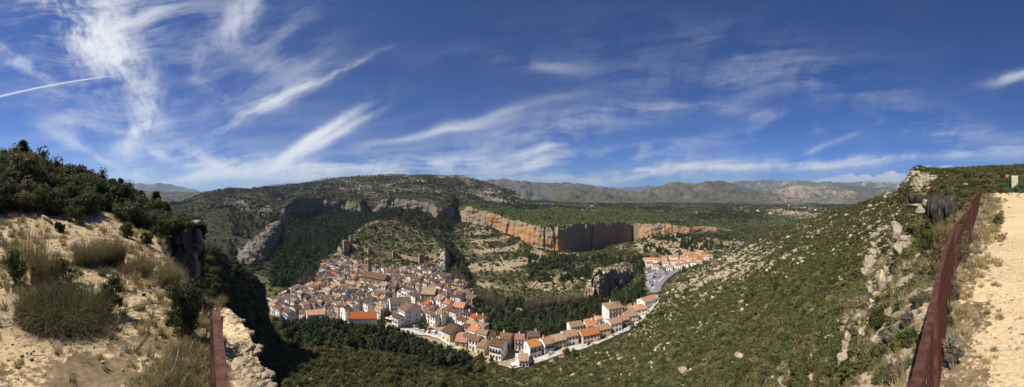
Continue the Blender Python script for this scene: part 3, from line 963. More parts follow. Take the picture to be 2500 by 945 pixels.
def a_R(P, T, x, y, r, up):
    n = fbm(P, .008, 4, 12)
    wall = sstep(672, 690, x) * (1 - sstep(1116, 1126, x)) * (1 - .75 * blob(x, 0 * y, 905, 0, 9, 1))
    band = sstep(3.03, 3.12, T) * (1 - sstep(4.0, 4.1, T))
    scarp = (1 - sstep(660, 690, x)) * sstep(520, 560, x) * sstep(2.75, 3.2, T) * (1 - sstep(4.1, 4.7, T))
    gul = fbm(P * np.array([1, 1, .2]), .0075, 3, 31, ridged=True)
    stripes = sstep(4.3, 5.2, T) * sstep(740, 860, x) * (.22 + .75 * sstep(-.05, .5, gul))
    rock = -.12 + .3 * n + .62 * scarp + .55 * stripes + .35 * blob(x, y, 910, 500, 30, 22) + .2 * sstep(1150, 1250, x)
    soil = .05 + .25 * n
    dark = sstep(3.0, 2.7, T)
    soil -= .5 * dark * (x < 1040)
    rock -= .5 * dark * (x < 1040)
    hue = -.10 + .35 * blob(x, 0 * y, 1000, 0, 60, 1) + .5 * blob(x, 0 * y, 1080, 0, 14, 1) + .12 * blob(x, 0 * y, 790, 0, 50, 1)
    return dict(soil=soil, rock=rock, cliff=wall * band, hue=hue)


def a_C(P, T, x, y, r, up):
    n = fbm(P, .06, 4, 13)
    crag = .9 * blob(x, y, 1088, 640, 16, 34) + .8 * blob(x, y, 838, 618, 13, 22)
    rock = .20 + .45 * n + crag * .6
    return dict(soil=.20 + .4 * n, rock=rock, cliff=0 * x, hue=0 * x)


def a_rock(P, T, x, y, r, up):
    n = fbm(P, .08, 4, 14)
    top = sstep(2.2, 3.2, T) * sstep(.5, .75, up)
    return dict(soil=.25 + .4 * n, rock=.75 + .6 * n - .45 * top, cliff=sstep(.62, .42, up) * .9, hue=0 * x + .30)


def bumps(seed, sc, am, k0=0):
    def f(P, T, X):
        w = np.clip(T - k0, 0, 1)[None, :]
        P[..., 2] += np.maximum(fbm(P, sc, 3, seed, ridged=True), 0) * am * w
    return f



pTL = loft('terrace_ground', TL, [14, 60, 60, 40, 30, 40, 40, 40, 12], 2.6,
           [0, .03, .04, .06, .06, .22, .3, .3, .4, 2], .7, 21, M_terr, a_TL, cliffseg=(6, 7, 3.0, .42))
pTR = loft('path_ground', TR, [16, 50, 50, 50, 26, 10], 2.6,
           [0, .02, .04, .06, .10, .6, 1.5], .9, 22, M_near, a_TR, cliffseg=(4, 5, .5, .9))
pS = loft('hillside', S, [20, 50, 80, 110, 14], 2.4, [.5, .6, 1.0, 1.6, 1.0, 3], .06, 23, M_slope, a_S,
          extra=lambda P, T, X: P[..., 2].__iadd__(
              fbm(P, .35, 4, 77, ridged=True) * .35 * np.clip(T, 0, 1)[None, :]
              + (fbm(P, .11, 4, 78, ridged=True) * 3.2) * (blob(X[:, None], 0, 2245, 0, 34, 1) * sstep(3.2, 3.9, T)[None, :])))
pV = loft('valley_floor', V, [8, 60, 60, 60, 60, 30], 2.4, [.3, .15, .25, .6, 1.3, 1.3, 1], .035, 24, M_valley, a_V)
pM = loft('mesa', M, [10, 46, 40, 50, 50, 30, 24, 16], 1.5, [1, .6, .9, 2, 3, 5, 7, 10, 14], .02, 25, M_wall, a_M, cliffseg=(1, 2, 9.0, .05), linear=True,
          extra=lambda P, T, X: P[..., 2].__iadd__(
              (fbm(P * np.array([1, 1, .1]), .11, 4, 91) * 6.0 + fbm(P * np.array([1, 1, .1]), .022, 3, 92) * 5.0 - 1.0) * (sstep(1.65, 2.0, T) * (1 - sstep(2.05, 2.8, T)))[None, :]
              + fbm(P, .12, 3, 93, ridged=True) * 1.6 * (sstep(0, .6, T) * (1 - sstep(1.0, 1.1, T)))[None, :]))
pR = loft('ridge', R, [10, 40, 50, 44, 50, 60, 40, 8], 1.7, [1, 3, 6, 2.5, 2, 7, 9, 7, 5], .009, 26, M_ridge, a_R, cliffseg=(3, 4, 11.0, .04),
          extra=lambda P, T, X: P[..., 2].__iadd__(
              (fbm(P * np.array([1, 1, .1]), .05, 4, 94) * 5.0) * (sstep(3.6, 4.0, T) * (1 - sstep(4.05, 4.5, T)))[None, :]
              -np.maximum(fbm(P * np.array([1, 1, .2]), .0075, 3, 31, ridged=True), 0) * 30 * (sstep(4.2, 5.4, T) * (1 - sstep(6.4, 7, T)))[None, :]
              + fbm(P, .05, 3, 33) * 2.5 * sstep(.5, 1, T)[None, :]
              + fbm(P, .03, 4, 34, ridged=True) * 7 * ((1 - sstep(660, 690, X)) * sstep(520, 560, X))[:, None] * (sstep(2.7, 3.2, T) * (1 - sstep(4.1, 4.6, T)))[None, :]))
pC = loft('castle_hill', C, [8, 34, 40, 70, 20], 1.6, [.2, .3, 1.0, .5, 1.6, 2], .05, 27, M_valley, a_C,
          extra=lambda P, T, X: P[..., 2].__iadd__(
              fbm(P, .16, 4, 79, ridged=True) * (3.2 * blob(X[:, None], 0, 1088, 0, 16, 1) + 2.6 * blob(X[:, None], 0, 838, 0, 12, 1) + .35) * sstep(1, 1.8, T)[None, :]))
pSP = loft('rocky_rib', SPUR, [10, 40, 60, 16], 1.0, [1, 2.0, 2.5, 3, 3], .05, 28, M_ridge, a_rock, cliffseg=(0, 1, 3, .1),
           extra=lambda P, T, X: P[..., 2].__iadd__(fbm(P, .07, 4, 80, ridged=True) * 4.5 * sstep(.6, 1.4, T)[None, :]))
pPI = loft('river_bluff', PIN, [6, 60, 24, 40, 14], .5, [.5, .6, 1.2, 1.5, 1.5, 1], .12, 29, M_slope, a_rock, cliffseg=(1, 2, 5.0, .17), linear=True,
           extra=lambda P, T, X: P[..., 2].__iadd__(fbm(P, .16, 5, 81, ridged=True) * 3.4 * sstep(1.5, 2.0, T)[None, :]))


def a_far(P, T, x, y, r, up):
    n = fbm(P, .0011, 4, 15)
    return dict(soil=.12 + .35 * n + .3 * sstep(1800, 1950, x), rock=.10 + .5 * n, cliff=0 * x, hue=0 * x)


def mountain(name, r0, r1, r2, foot, crest, seed, dx=3.0, rough=1.0):
    """range of hills whose skyline runs through the points of crest"""
    cx = [c[0] for c in crest]
    cyy = [c[1] for c in crest]
    tab = []
    for x, y in crest:
        e = min(1.0, min(x - cx[0], cx[-1] - x) / 60.0 + .0)
        fy = foot
        tab.append((x, [(r0 * .8, r0 * .8 * (CY - fy - 16) / F), (r0, r0 * (CY - fy) / F), ((r0 + r1) / 2, (r0 + r1) / 2 * (CY - (fy * .55 + y * .45)) / F),
                        (r1, r1 * (CY - y) / F), (r2, r2 * (CY - max(fy, 478)) / F)]))
    h = r1 / F
    def gully(P, T, X):
        g = fbm(P, 3.4 / (r1 * .12), 4, seed + 5, ridged=True)
        P[..., 2] -= (np.maximum(g, -.3) * 17 * h * rough) * (sstep(.7, 1.9, T) * (1 - sstep(2.6, 3.0, T) * .75))[None, :]
    return loft(name, tab, [4, 24, 30, 8], dx, [0, .3 * h, 2 * h, .8 * h, h], 6.0 / (r1 * .12), seed, M_far, a_far, extra=gully)


mountain('far_hill', 1900, 2500, 3200, 498, [(1330, 499), (1341, 494), (1346, 470), (1372, 465), (1400, 462), (1440, 465), (1480, 471), (1520, 480), (1570, 492), (1600, 499)], 101, rough=.5)
mountain('far_range', 3600, 5000, 6500, 494, [(1120, 470), (1150, 452), (1180, 441), (1215, 437), (1262, 440), (1340, 445), (1400, 446), (1440, 451), (1480, 455), (1540, 465), (1600, 480)], 102)
mountain('grey_hill', 2700, 3500, 4500, 490, [(1500, 490), (1534, 477), (1574, 463), (1618, 452), (1669, 444), (1700, 448), (1723, 444), (1757, 441), (1794, 449), (1838, 461), (1880, 472), (1920, 484), (1960, 490)], 103)
mountain('low_hills', 5000, 6000, 7500, 484, [(1800, 484), (1863, 470), (1910, 459), (1951, 452), (2006, 452), (2050, 450), (2120, 455), (2200, 458), (2300, 460)], 104)
mountain('distant_range', 8000, 9500, 12000, 478, [(1700, 462), (1760, 449), (1800, 443), (1828, 440), (1855, 438), (1896, 441), (1951, 442), (1976, 440), (1993, 445), (2048, 444), (2116, 443), (2199, 447), (2300, 448)], 105)
mountain('distant_range', 8000, 9500, 12000, 480, [(200, 452), (284, 447), (331, 447), (397, 449), (450, 457), (463, 459), (496, 467), (540, 474)], 106)
mountain('wooded_hills', 2200, 2900, 3800, 505, [(200, 470), (290, 463), (340, 464), (400, 466), (440, 468), (500, 470), (560, 474)], 107, rough=.4)
mountain('distant_peak', 8500, 10000, 13000, 480, [(560, 466), (600, 461), (650, 453), (690, 447), (740, 446), (770, 438), (790, 432), (815, 431), (835, 434), (860, 437), (920, 446), (1000, 452)], 108)
mountain('distant_peak', 11000, 12500, 14000, 480, [(1490, 466), (1530, 455), (1560, 454), (1590, 452), (1620, 456), (1660, 464)], 109)

# the plain under everything, to the horizon
def plain():
    rr = np.array([20, 150, 600, 1500, 3000, 6000, 10000, 15000, 30000])
    aa = np.linspace(0, 2 * math.pi, 97)[:-1]
    Vv = [(0, 0, -130)] + [(r * math.sin(a), r * math.cos(a), -130 + (0 if r < 14000 else -20)) for r in rr for a in aa]
    n = len(aa)
    q, t = [], []
    for k in range(n):
        t.append((0, 1 + (k + 1) % n, 1 + k))
        for i in range(len(rr) - 1):
            q.append((1 + i * n + k, 1 + i * n + (k + 1) % n, 1 + (i + 1) * n + (k + 1) % n, 1 + (i + 1) * n + k))
    me = np_mesh('plain', Vv, [np.array(q), np.array(t)], M_far, True, dict(soil=np.full(len(Vv), .3), rock=np.zeros(len(Vv))))
    tag(obj('plain', me), kind='structure')


plain()
bpy.context.view_layer.update()
from mathutils.bvhtree import BVHTree
GROUND = [pTL, pTR, pS, pV, pM, pR, pC, pSP, pPI]
_dg = bpy.context.evaluated_depsgraph_get()
for _p in GROUND:
    _p.bvh = BVHTree.FromObject(_p.o, _dg)


def cast(p, origin, d):
    loc, nor, i, dist = p.bvh.ray_cast(origin, d)
    return (loc, nor) if loc is not None else None


def ground(x, y, patches=None, ret=False):
    """the point of the ground seen at a column / row of the photograph"""
    a = az_of(x)
    d = Vector((math.sin(a), math.cos(a), (CY - y) / F)).normalized()
    best, bl = None, 1e9
    for p in (patches or GROUND):
        h = cast(p, Vector((0, 0, 0)), d)
        if h and h[0].length < bl and h[0].length > .3:
            best, bl = h, h[0].length
    return best[0] if best else None


def drop(X, Y, patches=None, z0=60.0):
    """ground height straight below a point"""
    best = None
    for p in (patches or GROUND):
        h = cast(p, Vector((X, Y, z0)), Vector((0, 0, -1)))
        if h and (best is None or h[0].z > best):
            best = h[0].z
    return best


def haze_box():
    mb = MB()
    mb.box(-14500, 14500, -14500, 14500, -155, 760)
    m = bpy.data.materials.new('haze')
    m.use_nodes = True
    nt = m.node_tree
    nt.nodes.clear()
    out = nt.nodes.new('ShaderNodeOutputMaterial')
    v = nt.nodes.new('ShaderNodeVolumePrincipled')
    v.inputs['Color'].default_value = (.60, .78, 1.0, 1)
    v.inputs['Density'].default_value = HAZE
    v.inputs['Anisotropy'].default_value = .2
    nt.links.new(v.outputs[0], out.inputs['Volume'])
    o = mb.build('haze', m)
    tag(o, kind='stuff')


HAZE = 6.0e-5
haze_box()

# ------------------------------------------------------------------ plants and stones
def leaves(centres, radii, n, size, seed, flat=.85, up=.25, aspect=.55):
    """quads spread through lumpy clusters -> V, F"""
    g = np.random.default_rng(seed)
    centres = np.asarray(centres, float)
    radii = np.asarray(radii, float)
    w = radii ** 2
    k = g.choice(len(centres), n, p=w / w.sum())
    d = g.normal(size=(n, 3))
    d /= np.linalg.norm(d, axis=1, keepdims=True)
    d[:, 2] *= flat
    rad = radii[k] * (g.random(n) ** .35)
    c = centres[k] + d * rad[:, None]
    nn = d + g.normal(size=(n, 3)) * .8
    nn[:, 2] += up
    nn /= np.linalg.norm(nn, axis=1, keepdims=True)
    a = np.cross(nn, g.normal(size=(n, 3)))
    a /= np.linalg.norm(a, axis=1, keepdims=True) + 1e-9
    b = np.cross(nn, a)
    s = size * (.6 + .8 * g.random(n))[:, None]
    a = a * s
    b = b * s * aspect
    Vv = np.stack([c - a, c - b * .9, c + a, c + b * .9], 1).reshape(-1, 3)
    return Vv, np.arange(4 * n).reshape(n, 4)


def core(centres, radii, k=.62):
    """small dark bodies inside the clusters so that a crown is not see-through"""
    t = (1 + 5 ** .5) / 2
    iv = np.array([(-1, t, 0), (1, t, 0), (-1, -t, 0), (1, -t, 0), (0, -1, t), (0, 1, t), (0, -1, -t), (0, 1, -t), (t, 0, -1), (t, 0, 1), (-t, 0, -1), (-t, 0, 1)]) / 1.902
    fa = np.array([(0, 11, 5), (0, 5, 1), (0, 1, 7), (0, 7, 10), (0, 10, 11), (1, 5, 9), (5, 11, 4), (11, 10, 2), (10, 7, 6), (7, 1, 8), (3, 9, 4), (3, 4, 2), (3, 2, 6), (3, 6, 8), (3, 8, 9), (4, 9, 5), (2, 4, 11), (6, 2, 10), (8, 6, 7), (9, 8, 1)])
    Vv, Ff = [], []
    for i, (c, r) in enumerate(zip(centres, radii)):
        Vv.append(np.array(c) + iv * r * k)
        Ff.append(fa + 12 * i)
    return np.concatenate(Vv), np.concatenate(Ff)


def merge(parts):
    Vv, qs, ts, qm, tm = [], [], [], [], []
    b = 0
    for v, f, mi in parts:
        f = np.asarray(f)
        if f.shape[1] == 4:
            qs.append(f + b)
            qm.append(np.full(len(f), mi))
        else:
            ts.append(f + b)
            tm.append(np.full(len(f), mi))
        Vv.append(np.asarray(v, float))
        b += len(v)
    fs, mi = [], []
    if qs:
        fs.append(np.concatenate(qs))
        mi.append(np.concatenate(qm))
    if ts:
        fs.append(np.concatenate(ts))
        mi.append(np.concatenate(tm))
    return np.concatenate(Vv), fs, np.concatenate(mi)


def tube_np(pts, rads, n=5):
    m = MB()
    m.tube(pts, rads, n, cap=False)
    return np.array(m.v), np.array(m.f)


L_scrub = leaf_mat('scrub_leaf', (.055, .066, .020), (.115, .118, .040), (.17, .145, .060))
L_olive = leaf_mat('olive_leaf', (.085, .084, .034), (.150, .138, .058), (.21, .17, .08))
L_pine = leaf_mat('pine_needles', (.022, .034, .012), (.055, .070, .023), (.075, .080, .03), tl=.12)
L_pine2 = leaf_mat('young_pine_needles', (.040, .053, .016), (.084, .094, .031), (.11, .105, .04), tl=.2)
L_green = leaf_mat('green_leaf', (.050, .072, .020), (.110, .130, .040), (.10, .115, .038))
L_straw = leaf_mat('dry_straw', (.25, .185, .082), (.44, .35, .175), (.33, .25, .12), sc=16.0)
L_grass = leaf_mat('esparto_blade', (.115, .116, .050), (.25, .23, .105), (.30, .25, .13), sc=16.0)
L_greygreen = leaf_mat('grey_green_leaf', (.10, .10, .068), (.19, .18, .122), (.17, .15, .10))
L_twig = flat_mat('dry_twig', (.13, .095, .065), (.30, .245, .18), 6, .9)
L_grey = leaf_mat('bare_twigs', (.11, .088, .062), (.19, .155, .115), (.15, .12, .09), tl=0)
M_bark = flat_mat('bark', (.07, .05, .035), (.16, .12, .085), 5, .95, bumpd=.02)
M_stone = flat_mat('pale_limestone', (.30, .235, .15), (.48, .39, .26), 1.6, .95, .05, bumpd=.05, rnd=.2)
M_stoneg = flat_mat('grey_limestone', (.235, .20, .15), (.42, .365, .285), 1.1, .95, .05, bumpd=.08, rnd=.2)

PROTO = bpy.data.collections.new('plant_kinds')


def proto(name, parts, mats, coll):
    Vv, fs, mi = merge(parts)
    o = bpy.data.objects.new(name, np_mesh(name, Vv, fs, mats=mats, midx=mi))
    coll.objects.link(o)
    return o


def bush_parts(seed, n=150, size=.15, spread=.42, h=.6, k=8):
    g = np.random.default_rng(seed)
    cs, rs = [(0, 0, h * .45)], [.30]
    for i in range(k):
        a = g.random() * 6.283
        q = spread * (.45 + .55 * g.random())
        cs.append((q * math.cos(a), q * math.sin(a), h * (.25 + .6 * g.random())))
        rs.append(.16 + .15 * g.random())
    return [leaves(cs, rs, n, size, seed + 1) + (0,), core(cs, rs, .42) + (0,)]


def pine_parts(seed, n=420, size=.055, wide=.30, base=.22, k=20, ck=.5):
    """one metre tall pine; scaled where it stands"""
    g = np.random.default_rng(seed)
    cs, rs = [], []
    lean = g.normal(size=2) * .04
    for i in range(k):
        t = (i + .5) / k
        z = base + (1 - base) * t * .93
        q = wide * (1 - .75 * t ** 1.5) * (.35 + .65 * g.random())
        a = i * 2.4 + g.random()
        cs.append((q * math.cos(a) + lean[0] * z, q * math.sin(a) + lean[1] * z, z))
        rs.append(.07 + .085 * (1 - t) * (.6 + .8 * g.random()) + .02)
    tv, tf = tube_np([(0, 0, -.05), (lean[0] * .4, lean[1] * .4, .4), (lean[0], lean[1], .9)], [.022, .016, .004], 5)
    lp = [leaves(cs, rs, n, size, seed + 1, .8, .5) + (0,), core(cs, rs, ck) + (0,), (tv, tf, 1)]
    for i in range(0, k, 4):
        v, f = tube_np([(lean[0] * cs[i][2], lean[1] * cs[i][2], max(.1, cs[i][2] - .1)), cs[i]], [.009, .003], 4)
        lp.append((v, f, 1))
    return lp


def rock_np(seed, block=.55, sub=3, rough=.28):
    """a broken piece of limestone: flat fracture faces, worn edges, pitted"""
    import bmesh
    bm = bmesh.new()
    bmesh.ops.create_icosphere(bm, subdivisions=sub, radius=1)
    D = np.array([v.co[:] for v in bm.verts])
    Ff = np.array([[v.index for v in f.verts] for f in bm.faces])
    bm.free()
    g = np.random.default_rng(seed)
    n = g.normal(size=(13, 3))
    n[0], n[1] = (.15, .1, 1), (-.1, .1, -1)
    n /= np.linalg.norm(n, axis=1, keepdims=True)
    h = .62 + .42 * g.random(13)
    dots = D @ n.T
    rad = np.min(np.where(dots > .08, h[None, :] / np.maximum(dots, .08), 9), axis=1)
    rad = np.minimum(rad, 1.25)
    Vv = D * rad[:, None]
    nz = fbm(Vv + seed * 3.1, 1.6, 4, seed)
    pit = fbm(Vv + seed, 4.2, 3, seed + 3, ridged=True)
    Vv = Vv * (1 + rough * (.55 * nz - .22 * np.maximum(pit, 0)))[:, None]
    Vv *= .5 / np.abs(Vv).max()
    return Vv, Ff


def tuft_np(seed, n=60, h=1.0, spread=.35, w=.02, droop=.5, segs=3, base=.12):
    """blades from one root, bending outwards"""
    g = np.random.default_rng(seed)
    a = g.random(n) * 6.283
    out = spread * (g.random(n) ** .6) * (.6 + .6 * g.random(n))
    hh = h * (.5 + .5 * g.random(n)) * (1 - .35 * (out / max(spread, .01)) ** 2 * droop)
    b0 = base * np.sqrt(g.random(n))
    a0 = a + g.normal(size=n) * .5
    t = np.linspace(0, 1, segs + 1)[None, :]
    rad = b0[:, None] + out[:, None] * t ** 1.8 + g.normal(size=(n, 1)) * .02 * t
    z = hh[:, None] * (t - droop * .45 * t ** 3 * (out / max(spread, .01))[:, None])
    tw = a[:, None] + (g.normal(size=(n, 1)) * .35) * t
    px_ = b0[:, None] * np.cos(a0)[:, None] * (1 - t) + rad * np.cos(tw)
    py_ = b0[:, None] * np.sin(a0)[:, None] * (1 - t) + rad * np.sin(tw)
    ww = w * (1 - .85 * t) * (.6 + .8 * g.random((n, 1)))
    phi = g.random(n)[:, None] * 3.14
    ox, oy = np.cos(phi) * ww / 2, np.sin(phi) * ww / 2
    Vv = np.stack([np.stack([px_ - ox, py_ - oy, z], -1), np.stack([px_ + ox, py_ + oy, z], -1)], 2)     # n, segs+1, 2, 3
    m = (segs + 1) * 2
    i = np.arange(n)[:, None] * m
    k = np.arange(segs)[None, :] * 2
    q = i + k
    f = np.stack([q, q + 1, q + 3, q + 2], -1).reshape(-1, 4)
    return Vv.reshape(-1, 3), f


def coll(name, protos):
    c = bpy.data.collections.new(name)
    for nm, parts, mats in protos:
        proto(nm, parts, mats, c)
    return c


K_bush = coll('scrub_kinds', [('scrub', bush_parts(300 + i, 330, .085), [[L_scrub, L_olive, L_scrub, L_olive, L_green, L_scrub][i]]) for i in range(6)])
K_dark = coll('maquis_kinds', [('maquis', bush_parts(320 + i, 800, .048, .40, .75), [[L_pine2, L_scrub, L_scrub, L_olive][i]]) for i in range(4)])
K_dot = coll('far_scrub_kinds', [('far_scrub', bush_parts(340 + i, 46, .24, .36, .6, 4), [[L_scrub, L_pine2, L_olive][i]]) for i in range(3)])
L_ridge = leaf_mat('ridge_leaf', (.028, .031, .015), (.056, .055, .028), (.08, .072, .04), tl=0)
K_dotr = coll('ridge_scrub_kinds', [('ridge_plant', bush_parts(345 + i, 46, .24, .36, .6, 4), [L_ridge]) for i in range(3)])
K_pine = coll('pine_kinds', [('pine', pine_parts(360 + i), [L_pine, M_bark]) for i in range(4)])
K_pined = coll('far_pine_kinds', [('far_pine', pine_parts(370 + i, 120, .10, .30, .15, 11), [L_pine, M_bark]) for i in range(3)])
K_rock = coll('rock_kinds', [('rock', [rock_np(380 + i, .6, 2) + (0,)], [M_stone if i % 3 else M_stoneg]) for i in range(6)])
K_rockg = coll('grey_rock_kinds', [('grey_rock', [rock_np(390 + i, .5, 2) + (0,)], [M_stoneg if i % 3 else M_stone]) for i in range(4)])
K_pebble = coll('pebble_kinds', [('pebble', [rock_np(384 + i, .6, 1) + (0,)], [M_stone]) for i in range(4)])
K_tuft = coll('grass_kinds', [('dry_grass', [tuft_np(400 + i, 46, 1.0, .5, .035, .6) + (0,)], [[L_straw, L_grass, L_straw][i]]) for i in range(3)])
def twig_parts(seed):
    g = np.random.default_rng(seed)
    k = g.normal(size=(3, 2)) * .12
    ps = [tube_np([(-.5, 0, .02), (-.15, k[0, 0], .05), (.2, k[1, 0], .03), (.5, k[2, 0], .04)], [.022, .018, .013, .005], 4) + (0,)]
    ps.append(tube_np([(-.1, k[0, 0], .05), (.1, .22 + k[0, 1] * .5, .08)], [.012, .004], 3) + (0,))
    return ps


K_twig = coll('twig_kinds', [('twig', twig_parts(420 + i), [L_twig]) for i in range(4)])


def bare_parts(seed):
    g = np.random.default_rng(seed)
    ps = []
    tv = tube_np([(0, 0, -.05), (.01, 0, .35), (.02, .01, .9)], [.02, .013, .003], 4)
    ps.append(tv + (0,))
    for i in range(26):
        z = .18 + .6 * g.random()
        a = g.random() * 6.283
        q = .12 + .16 * g.random()
        ps.append(tube_np([(.01, 0, z), (q * .6 * math.cos(a), q * .6 * math.sin(a), z + .14), (q * math.cos(a), q * math.sin(a), z + .32)], [.009, .006, .003], 3) + (0,))
    return ps


K_bare = coll('bare_tree_kinds', [('bare_tree', bare_parts(410 + i), [L_grey]) for i in range(3)])


def stuff(name, pts, sx, sz, rot, kinds, tilt=None):
    """one uncountable mass: kinds of plant or stone set out on points"""
    n = len(pts)
    me = bpy.data.meshes.new(name)
    me.vertices.add(n)
    me.vertices.foreach_set('co', np.asarray(pts, np.float32).ravel())
    a = me.attributes.new('scl', 'FLOAT_VECTOR', 'POINT')
    a.data.foreach_set('vector', np.stack([sx, sx * (.85 + .3 * rng.random(n)), sz], 1).astype(np.float32).ravel())
    a = me.attributes.new('rot', 'FLOAT_VECTOR', 'POINT')
    tl = np.zeros((n, 3), np.float32)
    tl[:, 2] = rot
    if tilt:
        tl[:, :2] = rng.normal(size=(n, 2)) * tilt
    a.data.foreach_set('vector', tl.ravel())
    a = me.attributes.new('kid', 'INT', 'POINT')
    a.data.foreach_set('value', rng.integers(0, 60, n).astype(np.int32))
    o = obj(name, me)
    ng = bpy.data.node_groups.new(name, 'GeometryNodeTree')
    ng.interface.new_socket('Geometry', in_out='INPUT', socket_type='NodeSocketGeometry')
    ng.interface.new_socket('Geometry', in_out='OUTPUT', socket_type='NodeSocketGeometry')
    N, L = ng.nodes, ng.links
    gi, go = N.new('NodeGroupInput'), N.new('NodeGroupOutput')
    ci = N.new('GeometryNodeCollectionInfo')
    ci.inputs[0].default_value = kinds
    ci.inputs[1].default_value = True
    ci.inputs[2].default_value = True
    ip = N.new('GeometryNodeInstanceOnPoints')
    ip.inputs['Pick Instance'].default_value = True

    def na(nm, ty):
        q = N.new('GeometryNodeInputNamedAttribute')
        q.data_type = ty
        q.inputs[0].default_value = nm
        return [s for s in q.outputs if s.enabled and s.name == 'Attribute'][0]
    L.new(gi.outputs[0], ip.inputs['Points'])
    L.new(ci.outputs[0], ip.inputs['Instance'])
    L.new(na('kid', 'INT'), ip.inputs['Instance Index'])
    er = N.new('FunctionNodeEulerToRotation')
    L.new(na('rot', 'FLOAT_VECTOR'), er.inputs[0])
    L.new(er.outputs[0], ip.inputs['Rotation'])
    L.new(na('scl', 'FLOAT_VECTOR'), ip.inputs['Scale'])
    L.new(ip.outputs[0], go.inputs[0])
    md = o.modifiers.new('spread', 'NODES')
    md.node_group = ng
    tag(o, kind='stuff')
    return o


def sample(p, n, weight):
    """n points on a patch with the given density; returns positions and the photograph columns / rows they fall at"""
    P = p.P
    A = np.linalg.norm(np.cross(P[1:, :-1] - P[:-1, :-1], P[:-1, 1:] - P[:-1, :-1]), axis=-1)
    C_ = (P[1:, 1:] + P[:-1, :-1]) / 2
    x, y, r = project(C_)
    at_ = {k: np.broadcast_to(v, P.shape[:2])[:-1, :-1] for k, v in p.at.items()}
    w = A * np.maximum(weight(C_, x, y, r, p.T[:-1, :-1], p.up[:-1, :-1], at_), 0)
    w = w.ravel()
    c = np.cumsum(w)
    k = np.searchsorted(c, rng.random(n) * c[-1])
    i, j = np.unravel_index(k, A.shape)
    s, t = rng.random(n)[:, None], rng.random(n)[:, None]
    q = (P[i, j] * (1 - s) + P[i + 1, j] * s) * (1 - t) + (P[i, j + 1] * (1 - s) + P[i + 1, j + 1] * s) * t
    x, y, r = project(q)
    return q, x, y, r


def U(n, a, b):
    return a + (b - a) * rng.random(n)


KEEP = []      # photograph areas kept clear of scatter (houses, roads), filled in by the village


def clear(x, y):
    m = np.ones(x.shape, bool)
    for poly in KEEP:
        m &= ~in_poly(x, y, poly)
    return m


ROADS = [[(1570, 690), (1580, 664), (1600, 655), (1618, 648), (1640, 662), (1660, 664), (1640, 690), (1600, 716), (1585, 716)]]
KEEP += [VIL, SET] + ROADS


